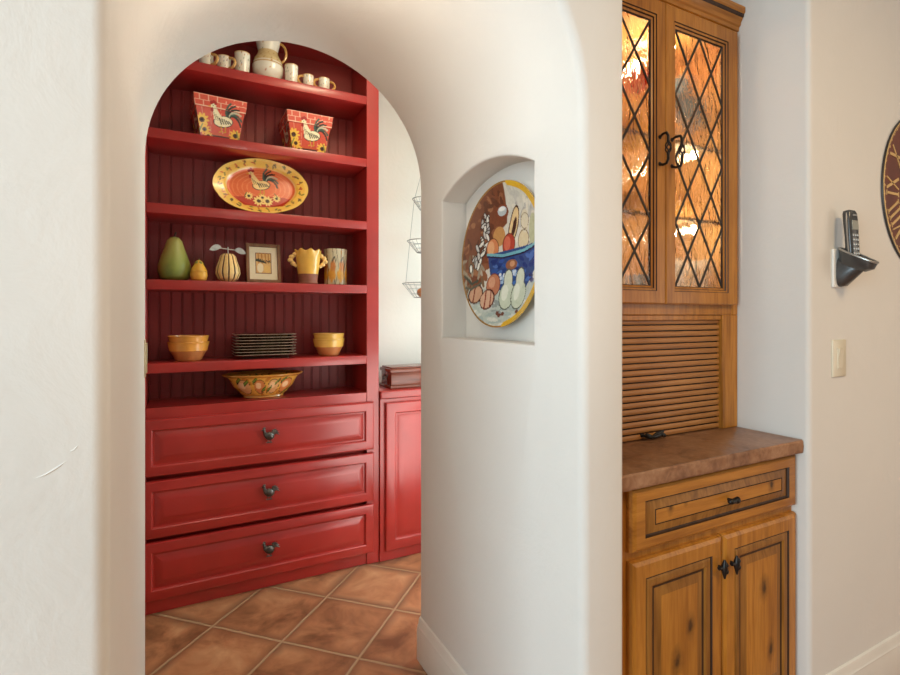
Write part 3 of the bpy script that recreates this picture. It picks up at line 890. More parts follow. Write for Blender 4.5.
bm = BM(); box(bm, -w + .01, w - .01, .006, .012, .01, h - .01); obj('backing_board', bm, FRW, t)
# yellow two-handled pot
YG = plain('yellow_glaze', (.84, .46, .07), .28, coat=.5, var=.14, nscale=10)
TERR = plain('bare_terracotta', (.27, .085, .045), .6, var=.2, nscale=20)
t = thing('handled_pot', 'yellow glazed pot with two scroll handles and brown foot between picture and canister', 'pot', (.576, 2.640, ZD))
bm = BM()
lathe(bm, dens([(.049, .048), (.054, .08), (.058, .12), (.064, .168), (.061, .170), (.055, .12), (.047, .055), (0, .05)], 4), 64, fn=lambda a, z: 1 + (.05 * math.cos(8 * a) if z > .15 else 0))
fixn(bm)
for v in bm.verts:
    if v.co.z > .155: v.co.z += .005 * math.cos(8 * math.atan2(v.co.y, v.co.x))
obj('body', bm, YG, t)
bm = BM(); lathe(bm, dens([(0, 0), (.046, 0), (.049, .004), (.046, .014), (.047, .03), (.050, .050), (0, .050)], 3), 48); fixn(bm); obj('foot', bm, TERR, t, label='bare brown clay foot')
for s in (-1, 1):
    bm = BM()
    pts = [(s * (.052 + .030 * math.sin(PI * q) + (.004 if q < .3 else 0)), 0, .088 + .066 * q) for q in [k / 10 for k in range(11)]]
    tube(bm, pts, .008, 8)
    for q in (.2, .45, .7, .9): ball(bm, (s * (.054 + .034 * math.sin(PI * q)), 0, .088 + .066 * q), .0135, .011, .0115, None, 2)
    obj('handle', bm, plain('handle_glaze', (.84, .52, .17), .3, coat=.4, var=.25, nscale=30), t)
# painted canister
t = thing('canister', 'pale cylindrical canister painted with fruit at the right end of the fourth shelf', 'canister', (.730, 2.690, ZD))
bm = BM(); lathe(bm, dens([(0, 0), (.050, 0), (.059, .004), (.059, .142), (.061, .180), (.061, .188), (.056, .190), (.050, .142), (.049, .02), (0, .015)], 9), 120); fixn(bm)
b = obj('canister_body', bm, GLAZED, t)
P = Paint(srgb(206, 196, 166)); rnd = random.Random(9)
for k in range(40):
    a = rnd.uniform(0, 6.28); z = rnd.uniform(.02, .15)
    P.e(a, z, rnd.uniform(.2, .5), rnd.uniform(.01, .03), rnd.uniform(0, 180), rnd.choice([srgb(170, 125, 70), srgb(130, 120, 80), srgb(196, 150, 80), srgb(110, 100, 90), srgb(150, 100, 60)]))
for k in range(8):
    a = k * .785 + .2
    P.e(a, .052, .34, .034, 0, srgb(215, 155, 55)); P.e(a + .1, .10, .24, .030, 0, srgb(196, 124, 60)); P.l([(a, .12), (a + .25, .145), (a + .4, .12)], .012, srgb(70, 75, 60)); P.e(a + .4, .025, .14, .010, 20, srgb(80, 90, 60))
paint_obj(b, P, cyl_uv)

# ------------------------------------------------------------------ bowls and plates
ZE = 1.0896
def bowl(label, loc, R, h, foot, group, c0, c1):
    t = thing('bowl', label, 'bowl', loc, group=group)
    bm = BM()
    zs = h * .52; rs = foot + (R - foot) * .70
    lathe(bm, dens([(0, 0), (foot, 0), (foot + .006, h * .06), (foot + (R - foot) * .36, h * .25), (rs, zs), (rs * .975, zs), (foot * .9, h * .12), (0, h * .10)], 4), 64); fixn(bm)
    obj('bowl_base', bm, c1, t)
    bm = BM()
    lathe(bm, dens([(rs, zs), (rs + .003, zs + .001), (R * .985, h * .95), (R, h * .97), (R * .992, h), (R * .965, h), (R * .93, h * .8), (rs * .95, zs), (rs, zs)], 4), 64); fixn(bm)
    obj('glazed_band', bm, c0, t)
OG = plain('orange_glaze', (.82, .36, .06), .25, coat=.5, var=.15, nscale=14)
OG2 = plain('gold_glaze', (.82, .47, .09), .25, coat=.5, var=.15, nscale=14)
TB = plain('tan_stoneware', (.58, .23, .07), .35, coat=.3, var=.18, nscale=14)
for bx_, nm, c, sc_ in ((.038, 'left', OG, 1.0), (.690, 'right', OG2, .92)):
    R, h, f = .090 * sc_, .088, .050 * sc_
    bowl(f'lower {"orange" if nm == "left" else "gold"} rimmed brown bowl of the nested pair at the {nm} of the plates', (bx_, 2.672, ZE), R * .985, h, f, 'nested bowls on the fifth shelf', c, TB)
    bowl(f'upper {"orange" if nm == "left" else "gold"} rimmed bowl resting in the nested pair at the {nm} of the plates', (bx_, 2.672, ZE + .032), R * .96, h * .95, f * .92, 'nested bowls on the fifth shelf', c, TB)
PLD = plain('dark_brown_glaze', (.055, .02, .013), .2, coat=.6, var=.3, nscale=30)
PLR = plain('worn_plate_edge', (.55, .36, .26), .3, coat=.4, var=.35, nscale=90)
PLC = plain('amber_plate_centre', (.55, .19, .04), .2, coat=.6, var=.25, nscale=20)
def rr(hx, hy, r, n=6):
    return [(sx * (hx - r) + r * math.cos(math.radians(a0 + 90 * k / n)), sy * (hy - r) + r * math.sin(math.radians(a0 + 90 * k / n))) for sx, sy, a0 in ((1, 1, 0), (-1, 1, 90), (-1, -1, 180), (1, -1, 270)) for k in range(n + 1)]
def plate_proto(label, loc):
    t = thing('plate', label, 'plate', loc, group='stack of dark rectangular plates')
    HX, HY_ = .142, .095
    def rings(lst, mats):
        bm = BM(); L = [[bm.verts.new((x, y, z)) for x, y in rr(HX - o, HY_ - o, max(.004, .016 - o * .3))] for o, z in lst]
        n = len(L[0])
        for A, B, m in zip(L, L[1:], mats):
            for k in range(n):
                fc = bm.faces.new((A[k], A[(k + 1) % n], B[(k + 1) % n], B[k])); fc.material_index = m
        return bm, L
    bm, L = rings([(.036, 0), (.033, .0), (.031, .007), (.006, .0165), (.001, .0185), (0, .0195), (.001, .0208), (.004, .0208), (.008, .0195), (.030, .0136), (.034, .0134)], [0, 0, 0, 0, 0, 1, 1, 0, 0, 0])
    bm.faces.new(L[0][::-1]); fixn(bm)
    obj('plate_rim', bm, [PLD, PLR], t)
    bm, L = rings([(.0335, .011), (.0335, .0137), (.036, .0137)], [0, 0]); bm.faces.new(L[-1]); bm.faces.new(L[0][::-1]); fixn(bm)
    obj('plate_centre', bm, PLC, t)
    return t
ords = ['topmost', 'second from the top', 'third from the top', 'fourth from the top', 'fifth from the top', 'third from the bottom', 'second from the bottom', 'bottommost']
p0 = None
for i in range(8):
    z = ZE + (7 - i) * .0139
    lab = f'dark glazed rectangular plate, {ords[i]} of the stack between the bowls'
    if p0 is None: p0 = plate_proto(lab, (.372, 2.690, z))
    else:
        c = copy_tree(p0); c['label'] = lab; c.location = (.372 + random.uniform(-.003, .003), 2.690 + random.uniform(-.002, .002), z)
# big fruit bowl
t = thing('fruit_bowl', 'large oval bowl painted with peaches and green leaves on the bottom shelf', 'bowl', (.370, 2.692, .8976))
prof = dens([(0, 0), (.092, 0), (.096, .003), (.094, .010), (.110, .022), (.140, .055), (.156, .085), (.166, .100), (.186, .110), (.187, .115), (.182, .117), (.160, .106), (.148, .085), (.128, .050), (.09, .022), (0, .018)], 8)
bm = BM(); lathe(bm, prof, 200, sy=.66, fn=lambda a, z: 1 + (.018 * math.cos(10 * a) if z > .105 else 0)); fixn(bm)
b = obj('bowl_body', bm, GLAZED, t)
P = Paint(srgb(234, 172, 74)); rnd = random.Random(5)
for k in range(60):
    P.e(rnd.uniform(0, 6.28), rnd.uniform(.01, .1), .12, .01, rnd.uniform(-4, 4), rnd.choice([srgb(224, 165, 72), srgb(205, 130, 50)]))
for k in range(10):
    a = k * .628 + rnd.uniform(-.05, .05)
    P.e(a, .058, .26, .037, 0, srgb(40, 30, 15)); P.e(a, .058, .245, .034, 0, rnd.choice([srgb(226, 148, 92), srgb(220, 130, 70), srgb(232, 170, 110)])); P.e(a - .05, .064, .12, .017, 0, srgb(246, 196, 146))
for k in range(20):
    a = k * .314 + .15 + rnd.uniform(-.05, .05); z = rnd.choice([.03, .045, .08, .09])
    P.l([(a - .10, z - .012), (a + .10, z + .012)], .016, srgb(30, 32, 14)); P.l([(a - .09, z - .009), (a + .09, z + .010)], .009, srgb(120, 140, 50))
P.p([(-.1, .104), (6.5, .104), (6.5, .13), (-.1, .13)], srgb(206, 140, 56))
P.p([(-.1, -.01), (6.5, -.01), (6.5, .012), (-.1, .012)], srgb(212, 150, 70))
paint_obj(b, P, cyl_uv)

# ------------------------------------------------------------------ strike plate on the left jamb
t = thing('strike_plate', 'cream metal strike plate at the back edge of the left archway jamb', 'strike plate', (XL, 1.748, 1.175))
bm = BM(); box(bm, XL - .0005, XL + .003, 1.728, 1.768, 1.118, 1.228, .001, 1); box(bm, XL - .0005, XL + .0062, 1.758, 1.768, 1.128, 1.218, .001, 1)
obj('plate', bm, plain('cream_brass', (.62, .52, .34), .35, metal=.3), t, True)
for z in (1.132, 1.214):
    bm = BM(); ball(bm, (XL + .003, 1.745, z), .0015, .004, .004, None, 2); obj('screw', bm, plain('screw_brass', (.45, .36, .2), .3, metal=.7), t, True)

# ------------------------------------------------------------------ painted plate in the niche
def nprof(t): return -.006 + .030 * (1 - t ** 3)
PR = .226
plate = thing('wall_plate', 'large round painted still life plate with blue bowl of fruit hung in the arched niche', 'plate', (XR + .0665, 1.343, 1.487), (math.radians(-2), 0, -PI / 2))
pb = obj('dish', dish(PR, PR, nprof, 110, 300), GLAZED, plate)
P = Paint(srgb(205, 200, 186))
U = lambda px, py: ((px - .58) * 2 * PR, (.5 - py) * 2 * PR)   # unit picture coordinates, y downwards
def E(px, py, rx, ry, a, c): x, y = U(px, py); P.e(x, y, rx * 2 * PR, ry * 2 * PR, a, c)
def L(pts, w, c): P.l([U(*p) for p in pts], w * 2 * PR, c)
def PG(pts, c): P.p([U(*p) for p in pts], c)
rust = [srgb(116, 68, 46), srgb(136, 86, 58), srgb(94, 56, 40), srgb(152, 102, 70)]
PG([(0, 0), (.62, 0), (.60, .28), (.48, .34), (.36, .55), (.30, .70), (0, .72)], rust[0])
rnd = random.Random(21)
for k in range(130):
    x, y = rnd.uniform(0, .56), rnd.uniform(0, .62)
    if x > .62 - .4 * y: continue
    E(x, y, rnd.uniform(.02, .07), rnd.uniform(.01, .03), rnd.uniform(0, 180), rnd.choice(rust))
for k in range(40): E(rnd.uniform(.66, .98), rnd.uniform(.05, .42), .05, .02, rnd.uniform(0, 180), rnd.choice([srgb(214, 208, 196), srgb(190, 186, 176), srgb(170, 166, 160), srgb(222, 214, 196)]))
PG([(0, .70), (.35, .72), (1, .70), (1, 1), (0, 1)], srgb(176, 186, 176))
for k in range(60): E(rnd.uniform(.1, .9), rnd.uniform(.74, 1), .07, .014, rnd.uniform(-20, 20), rnd.choice([srgb(190, 198, 188), srgb(160, 174, 168), srgb(204, 206, 194), srgb(140, 150, 146)]))
for k in range(34): E(rnd.uniform(.05, .32), rnd.uniform(.5, .8), .05, .014, rnd.uniform(0, 180), rnd.choice([srgb(150, 136, 116), srgb(120, 92, 66), srgb(176, 164, 146)]))
# garlic braid on the left
for k in range(26):
    q = k / 26
    xx, yy, aa = .36 - .13 * q + rnd.uniform(-.06, .06), .20 + .38 * q, rnd.uniform(20, 120)
    E(xx, yy, .036, .020, aa, srgb(54, 44, 38)); E(xx, yy, .030, .012, aa, rnd.choice([srgb(226, 222, 212), srgb(200, 196, 190), srgb(170, 168, 166)]))
# jar and fruits behind the bowl
E(.55, .20, .075, .055, 0, srgb(120, 66, 44)); E(.55, .19, .055, .032, 0, srgb(176, 186, 188)); E(.55, .175, .04, .015, 0, srgb(230, 230, 224))
E(.50, .36, .075, .07, 0, srgb(190, 140, 84)); E(.42, .44, .075, .075, 0, srgb(206, 128, 84)); E(.40, .43, .04, .05, 0, srgb(224, 166, 120))
E(.68, .31, .055, .14, -24, srgb(70, 46, 30)); E(.68, .31, .045, .125, -24, srgb(222, 190, 140)); E(.685, .32, .022, .07, -24, srgb(60, 44, 34))
E(.62, .43, .075, .08, 0, srgb(170, 66, 50)); E(.60, .42, .04, .05, 0, srgb(206, 106, 82))
E(.80, .42, .065, .075, 0, srgb(214, 196, 160)); E(.82, .30, .05, .075, 0, srgb(216, 204, 176)); E(.93, .38, .06, .11, 0, srgb(186, 186, 150))
for x, y, r in ((.42, .44, .078), (.62, .43, .078), (.80, .42, .068), (.82, .30, .052)):
    cx_, cy_ = U(x, y); P.ring(cx_, cy_, r * 2 * PR, r * 2 * PR, .92, 1.0, srgb(90, 60, 44))
# blue bowl
PG([(.36, .475), (1.0, .455), (.97, .62), (.86, .74), (.50, .74), (.40, .62)], srgb(46, 74, 124))
for k in range(60):
    x, y = rnd.uniform(.42, .95), rnd.uniform(.52, .70); E(x, y, .035, .014, rnd.uniform(-30, 30), rnd.choice([srgb(26, 52, 110), srgb(44, 82, 150), srgb(66, 106, 170), srgb(34, 60, 120)]))
L([(.36, .475), (.55, .50), (.80, .49), (1.0, .455)], .022, srgb(110, 170, 180)); L([(.36, .49), (.55, .515), (.80, .505), (1.0, .47)], .012, srgb(20, 36, 80))
E(.66, .57, .07, .035, 0, srgb(140, 92, 66)); E(.67, .565, .03, .02, 0, srgb(190, 140, 104))
for k in range(30): E(rnd.uniform(.52, .82), rnd.uniform(.61, .69), .016, .012, 0, rnd.choice([srgb(214, 222, 226), srgb(150, 176, 206), srgb(190, 204, 216)]))
# pears, onions
E(.45, .70, .085, .085, 0, srgb(110, 60, 44)); E(.45, .70, .078, .078, 0, srgb(184, 118, 88)); E(.43, .68, .04, .04, 0, srgb(208, 152, 120))
for x in (.63, .78):
    E(x, .78, .098, .098, 0, srgb(84, 90, 78)); E(x, .67, .056, .075, 0, srgb(84, 90, 78))
    E(x, .78, .09, .09, 0, srgb(196, 204, 180)); E(x, .68, .05, .075, 0, srgb(206, 210, 188)); E(x - .03, .76, .04, .055, 0, srgb(224, 226, 208))
E(.26, .76, .078, .072, 0, srgb(80, 44, 34)); E(.26, .76, .066, .06, 0, srgb(196, 150, 120)); L([(.24, .70), (.245, .82)], .012, srgb(120, 60, 44))
E(.40, .80, .085, .075, 0, srgb(84, 42, 34)); E(.395, .80, .074, .064, 0, srgb(206, 164, 136)); L([(.37, .74), (.38, .87)], .014, srgb(130, 60, 46)); L([(.43, .75), (.44, .85)], .012, srgb(130, 60, 46))
L([(.12, .62), (.2, .68), (.26, .66)], .02, srgb(70, 72, 60)); L([(.10, .70), (.2, .72), (.3, .68)], .018, srgb(90, 88, 74))
L([(.14, .86), (.28, .90), (.30, .885)], .02, srgb(220, 220, 210))
for x, y in ((.55, .90), (.62, .905), (.58, .915), (.80, .89)): E(x, y, .02, .014, 0, srgb(110, 70, 56))
# yellow border, widest on the right
P.ring(0, 0, PR, PR, .978, 1.1, srgb(150, 110, 56))
for k in range(60):
    a = math.radians(-78 + 156 * k / 59)
    wv = .5 + .5 * math.cos(a)
    P.e(PR * .985 * math.cos(a), PR * .985 * math.sin(a), PR * (.03 + .045 * wv), PR * .07, math.degrees(a), srgb(216, 168, 44))
paint_obj(pb, P, lambda co: (co[:, 0], co[:, 2]))

# ------------------------------------------------------------------ wooden cabinetry in the recess
KX0, KX1, KC = 0.943, 1.727, 1.357
KY = 0.946
kb = thing('base_cabinet', 'honey wood base cabinet with drawer and two doors under the stone counter', 'cabinet', (KC, 1.2, 0))
bm = BM(); box(bm, KX0, KX1, KY, YREC - .002, .09, .868, .002, 1); obj('cabinet_body', bm, WZ, kb, True)
bm = BM(); box(bm, KX0, KX1, KY + .05, YREC - .01, 0, .09); obj('toe_kick', bm, WX, kb, True)
FR = [(0, .012), (.003, .005), (.012, 0), (.046, 0), (.048, .004), (.0515, .004), (.055, .001), (.062, 0), (.071, .0015), (.076, .0055), (.080, .007), (.083, .007), (.106, .0025), (.110, .002)]
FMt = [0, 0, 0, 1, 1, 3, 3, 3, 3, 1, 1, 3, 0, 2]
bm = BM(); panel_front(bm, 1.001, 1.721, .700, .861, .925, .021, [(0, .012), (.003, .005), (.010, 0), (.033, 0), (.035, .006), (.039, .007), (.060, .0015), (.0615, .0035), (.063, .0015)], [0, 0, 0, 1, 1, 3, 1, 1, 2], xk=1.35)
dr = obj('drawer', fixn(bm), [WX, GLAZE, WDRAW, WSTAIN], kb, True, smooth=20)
def stick_knob(cx, y, z, horiz):
    bm = BM()
    tube(bm, [(cx, y + .001, z), (cx, y - .014, z)], .004, 8)
    c = lambda a, b, d=0: (cx + a, y - .018 - d, z + b)
    if horiz:
        tube(bm, [c(-.022, .004), c(-.012, 0), c(.004, 0), c(.016, .001), c(.022, -.002)], .007, 10, rads=[.003, .008, .007, .009, .004])
        ball(bm, c(-.014, .001), .010, .009, .0085, None, 2); ball(bm, c(.010, .0), .011, .010, .009, None, 2)
    else:
        tube(bm, [c(.002, .024), c(.001, .012), c(0, 0), c(.001, -.014), c(.002, -.028)], .006, 10, rads=[.003, .007, .0095, .006, .0025])
        tube(bm, [c(0, .002), c(-.014, .005), c(-.022, .006)], .005, 8, rads=[.006, .004, .0055])
        for dz, r in ((.010, .007), (-.008, .0075)): ball(bm, c(.005, dz, .003), r, r * .8, r, None, 2)
    return bm
obj('knob', stick_knob(1.378, .926, .778, True), IRON, dr, True, label='black iron knob')
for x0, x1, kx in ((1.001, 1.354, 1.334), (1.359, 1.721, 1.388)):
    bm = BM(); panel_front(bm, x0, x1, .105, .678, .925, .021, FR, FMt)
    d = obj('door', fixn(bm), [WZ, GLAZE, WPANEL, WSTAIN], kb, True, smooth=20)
    obj('knob', stick_knob(kx, .926, .598, False), IRON, d, True, label='black iron knob')

# countertop with a chiselled edge
bm = BM()
random.seed(4)
nx = 60; zs_ = [.869, .874, .882, .890, .898, .905, .9095]
rows = []
for i in range(nx + 1):
    x = KX0 + (1.7235 - KX0) * i / nx
    rows.append([bm.verts.new((x, .908 + random.uniform(0, .0025) + (.003 if k in (0, 6) else 0), z)) for k, z in enumerate(zs_)])
top_f = [bm.verts.new((r[0].co.x, .915, .9105)) for r in rows]
top_b = [bm.verts.new((r[0].co.x, YREC - .002, .9105)) for r in rows]
bot_b = [bm.verts.new((r[0].co.x, YREC - .002, .869)) for r in rows]
for i in range(nx):
    A, B = rows[i], rows[i + 1]
    for k in range(len(zs_) - 1): bm.faces.new((A[k], B[k], B[k + 1], A[k + 1])).material_index = 1
    bm.faces.new((A[-1], B[-1], top_f[i + 1], top_f[i])); bm.faces.new((top_f[i], top_f[i + 1], top_b[i + 1], top_b[i]))
    bm.faces.new((top_b[i], top_b[i + 1], bot_b[i + 1], bot_b[i])); bm.faces.new((bot_b[i], bot_b[i + 1], B[0], A[0]))
for i in (0, nx): bm.faces.new(rows[i] + [top_f[i], top_b[i], bot_b[i]])
fixn(bm)
ct = single('countertop', bm, [STONE, STONE2], 'brown stone countertop with rough chiselled edge on the honey wood cabinet', 'countertop', smooth=25)

# appliance garage with tambour shutter
ZT = .9105
UY = 1.126
ag = thing('appliance_garage', 'honey wood appliance garage with slatted roll shutter standing on the stone counter', 'cabinet', (KC, 1.3, ZT))
bm = BM()
box(bm, 1.645, KX1, UY, UY + .03, ZT, 1.300, .002, 1); box(bm, KX0, .972, UY, UY + .03, ZT, 1.300, .002, 1)
box(bm, 1.700, KX1, UY + .03, YREC - .004, ZT, 1.300); box(bm, KX0, .955, UY + .03, YREC - .004, ZT, 1.300)
box(bm, .972, 1.645, UY + .004, UY + .03, 1.283, 1.300, .002, 1)
obj('frame', bm, WZ, ag, True)
prof = []
ns = 19; z0 = ZT + .001; hgt = (1.288 - z0) / ns
for i in range(ns):
    zz = z0 + i * hgt
    for q, d in ((.0, .008), (.10, .008), (.14, .0016), (.25, .0003), (.5, 0), (.80, .0003), (.92, .0016), (.96, .007)):
        prof.append((UY + .012 + d, zz + q * hgt))
prof.append((UY + .022, 1.288))
bm = BM()
A = [bm.verts.new((.973, y, z)) for y, z in prof]; B = [bm.verts.new((1.644, y, z)) for y, z in prof]
for i in range(len(prof) - 1):
    f = bm.faces.new((A[i], B[i], B[i + 1], A[i + 1])); q = i % 8
    f.material_index = 1 if q in (0, 7, 1, 6) and i < len(prof) - 2 else 0
box(bm, .973, 1.644, UY + .024, UY + .028, z0, 1.288)
tb = obj('tambour_shutter', bm, [WTAMB, GLAZE], ag, True, smooth=30)
bm = BM(); yq = UY + .012
tube(bm, [(1.270, yq - .003, .928), (1.282, yq - .016, .923), (1.300, yq - .020, .923), (1.320, yq - .020, .925), (1.342, yq - .016, .928), (1.358, yq - .003, .926)], .005, 8)
for x_, z_, a_ in ((1.284, .926, .5), (1.335, .930, -.5), (1.345, .924, .4), (1.318, .928, -.3)): ball(bm, (x_, yq - .016, z_), .018, .005, .007, Matrix.Rotation(a_, 4, 'Y'), 2)
for x_ in (1.270, 1.358): ball(bm, (x_, yq - .001, .927), .007, .004, .007, None, 2)
obj('pull', bm, IRON, tb, True, label='black iron twig pull')

# upper cabinet
uc = thing('wall_cabinet', 'honey wood wall cabinet with leaded diamond glass doors above the roll shutter', 'cabinet', (KC, 1.3, 1.300))
UB = YREC - .004
bm = BM()
box(bm, KX0, .952, UY + .02, UB, 1.300, 2.36); box(bm, KX1 - .016, KX1, UY + .02, UB, 1.300, 2.36)
box(bm, .952, KX1 - .016, UY + .02, UB, 1.300, 1.345); box(bm, .952, KX1 - .016, UY + .02, UB, 2.262, 2.30); box(bm, .952, KX1 - .016, UB - .012, UB, 1.345, 2.262)
obj('case', bm, WIN, uc, True)
bm = BM()
box(bm, KX0, .976, UY, UY + .022, 1.300, 2.30, .002, 1); box(bm, 1.697, KX1, UY, UY + .022, 1.300, 2.30, .002, 1)
box(bm, .976, 1.697, UY, UY + .022, 1.300, 1.338, .002, 1); box(bm, .976, 1.697, UY, UY + .022, 2.268, 2.30, .002, 1)
obj('face_frame', bm, WZ, uc, True)
for z in (1.627, 1.880):
    bm = BM(); box(bm, .952, KX1 - .016, UY + .045, UB - .012, z - .008, z); sh = obj('glass_shelf', bm, SHELFG, uc, True, smooth=0)
    bm = BM(); box(bm, .952, KX1 - .016, UY + .041, UY + .045, z - .010, z + .001); obj('shelf_edge', bm, LEAD, sh, True, smooth=0)
crown = [(UY + .02, 2.288)] + [(UY - d * .5, z) for d, z in ((0, 2.288), (.010, 2.290), (.012, 2.302), (.022, 2.306), (.026, 2.316), (.040, 2.328), (.046, 2.332), (.048, 2.340), (.056, 2.344), (.056, 2.362))] + [(UY + .02, 2.362)]
bm = BM(); extrude_x(bm, crown, KX0, KX1); fixn(bm)
for f in bm.faces:
    c = f.calc_center_median()
    if len(f.verts) == 4 and (abs(c.z - 2.302) < .0015 or abs(c.z - 2.334) < .005): f.material_index = 1
obj('crown_moulding', bm, [WX, GLAZE], uc, True, smooth=20)
GZ0, GZ1 = 1.392, 2.208
def glass_door(x0, x1, hand):
    bm = BM(); y0, y1 = UY - .020, UY - .001
    if hand < 0: g0, g1 = x0 + .044, x1 - .056      # left leaf
    else: g0, g1 = x0 + .056, x1 - .070
    z0, z1 = 1.334, 2.272
    loops = []
    def rect(o, dy): return [(g0 - o, y0 + dy, GZ0 - o), (g1 + o, y0 + dy, GZ0 - o), (g1 + o, y0 + dy, GZ1 + o), (g0 - o, y0 + dy, GZ1 + o)]
    outer0 = [(x0, y0 + .003, z0), (x1, y0 + .003, z0), (x1, y0 + .003, z1), (x0, y0 + .003, z1)]
    outer1 = [(x0 + .004, y0, z0 + .004), (x1 - .004, y0, z0 + .004), (x1 - .004, y0, z1 - .004), (x0 + .004, y0, z1 - .004)]
    outerb = [(x, y1, z) for x, _, z in outer0]
    rings = [outerb, outer0, outer1, rect(.018, 0), rect(.016, .003), rect(.010, .004), rect(.008, .008), rect(.002, .010), rect(0, .012), rect(0, .019)]
    mats = [0, 0, 0, 1, 0, 1, 0, 1, 1]
    vs = [[bm.verts.new(p) for p in r] for r in rings]
    for A, B, m in zip(vs, vs[1:], mats):
        for k in range(4):
            f = bm.faces.new((A[k], A[(k + 1) % 4], B[(k + 1) % 4], B[k])); f.material_index = m
    for k in range(4): bm.faces.new((vs[-1][k], vs[-1][(k + 1) % 4], vs[0][(k + 1) % 4], vs[0][k]))
    d = obj('door', fixn(bm), [WZ, GLAZE], uc, True, smooth=15)
    yg = y0 + .0125
    bm = BM(); box(bm, g0, g1, yg, yg + .004, GZ0, GZ1); obj('glass_pane', bm, SEEDED, d, True, smooth=0, label='seedy textured glass')
    bm = BM(); W = g1 - g0; Hh = GZ1 - GZ0; px = W / 2; pz = Hh / 4; hw = .0035
    def bar(xa, za, xb, zb, yoff):
        dv = Vector((xb - xa, zb - za)).normalized(); n = Vector((-dv.y, dv.x)) * hw
        q = [(xa + n.x, za + n.y), (xb + n.x, zb + n.y), (xb - n.x, zb - n.y), (xa - n.x, za - n.y)]
        prism_xz(bm, q, yg - .003 + yoff, yg + .0005 + yoff)
    # lines of slope +/- (pz/px), clipped to the pane
    for s in (1, -1):
        for k in range(-2, 7):
            pts = []
            zA = GZ0 + k * pz if s > 0 else GZ0 + k * pz
            # line passes (g0, zA) for s>0 rising right, (g0, zA) falling right for s<0
            xa, za = g0, zA; xb, zb = g1, zA + s * pz * 2
            def clip(x, z):
                if z < GZ0: return (x + (GZ0 - z) / (s * pz / px), GZ0) if True else None
                if z > GZ1: return (x + (GZ1 - z) / (s * pz / px), GZ1)
                return (x, z)
            a = clip(xa, za); b = clip(xb, zb)
            if a[0] > g1 - .002 or b[0] < g0 + .002 or b[0] - a[0] < .004: continue
            bar(a[0], a[1], b[0], b[1], 0 if s > 0 else .0004)
    obj('lead_came', fixn(bm), LEAD, d, True, smooth=0, label='dark lead diamond lattice')
    bm = BM()
    hx = x1 - .030 if hand < 0 else x0 + .030
    zt, zb_ = 1.853, 1.762
    yy = y0
    pts = [(hx - .004 * hand, yy + .001, zt - .004), (hx - .002 * hand, yy - .014, zt + .002), (hx, yy - .028, zt + .001), (hx, yy - .034, zt - .010), (hx, yy - .034, (zt + zb_) / 2 + .018)]
    tube(bm, pts, .0042, 8)
    tube(bm, [(x, y, zt + zb_ - z) for x, y, z in pts], .0042, 8)
    zm = (zt + zb_) / 2
    for k in range(4):
        tube(bm, [(hx + .0095 * math.sin(PI * q) * math.cos(k * PI / 2 + q * 3), yy - .034 + .0095 * math.sin(PI * q) * math.sin(k * PI / 2 + q * 3), zm + .02 - .04 * q) for q in [i / 10 for i in range(11)]], .0022, 6)
    ball(bm, (hx, yy - .034, zm + .019), .005, None, None, None, 2); ball(bm, (hx, yy - .034, zm - .019), .005, None, None, None, 2)
    for z in (zt - .004, zb_ + .004): ball(bm, (hx - .004 * hand, yy - .001, z), .007, .003, .007, None, 2)
    obj('handle', bm, IRON, d, True, label='black iron birdcage handle')
glass_door(.972, 1.339, -1)
glass_door(1.341, 1.700, 1)
bm = BM(); lathe(bm, [(0, 0), (.024, 0), (.026, .004), (.026, .012), (0, .012)], 32, c=(1.445, 1.30, 2.250)); fixn(bm)
pk = obj('puck_light', bm, emit('warm_lamp', (1, .78, .5), 4), uc, True)

# glassware inside
ZI1, ZI2, ZI0 = 1.880, 1.627, 1.345
GY = clear_glass('yellow_glass', (.85, .55, .05), alpha=.85); GR = clear_glass('red_glass', (.70, .06, .03), alpha=.9)
GB = clear_glass('blue_glass', (.16, .32, .46), alpha=.8); GW = clear_glass('clear_tumbler_glass', (.9, .88, .82), alpha=.4); GA = clear_glass('amber_glass', (.75, .42, .12), alpha=.65)
t = thing('vase', 'yellow glass vase with flared red top behind the left leaded door', 'vase', (1.388, 1.30, ZI1))
bm = BM(); lathe(bm, dens([(0, 0), (.035, 0), (.04, .01), (.048, .06), (.036, .12), (.03, .15), (.034, .17), (.031, .17), (.028, .15), (.034, .12), (.045, .06), (0, .012)], 3), 40); fixn(bm); obj('body', bm, GY, t)
bm = BM(); lathe(bm, dens([(.030, .165), (.045, .20), (.075, .235), (.082, .24), (.078, .242), (.04, .205), (.028, .168)], 3), 40, fn=lambda a, z: 1 + (.1 * math.cos(6 * a) if z > .2 else 0)); fixn(bm); obj('flared_rim', bm, GR, t)
def goblet(label, loc, m, sc_=1.0, cat='goblet', group=None):
    t = thing('goblet', label, cat, loc, group=group)
    bm = BM(); lathe(bm, [(r * sc_, z * sc_) for r, z in dens([(.009, .085), (.025, .095), (.040, .125), (.043, .165), (.038, .205), (.0365, .205), (.041, .165), (.038, .126), (.02, .10), (0, .096)], 3)], 36); fixn(bm); obj('cup', bm, m, t)
    bm = BM(); lathe(bm, [(r * sc_, z * sc_) for r, z in dens([(0, 0), (.034, 0), (.034, .003), (.012, .010), (.006, .03), (.006, .07), (.010, .088), (0, .09)], 3)], 28); fixn(bm); obj('stem', bm, GW, t)
goblet('blue glass goblet on the top shelf behind the right door, left of its pair', (1.545, 1.235, ZI1), GB, 1.15, group='blue goblets')
goblet('blue glass goblet on the top shelf behind the right door, right of its pair', (1.650, 1.26, ZI1), GB, .98, group='blue goblets')
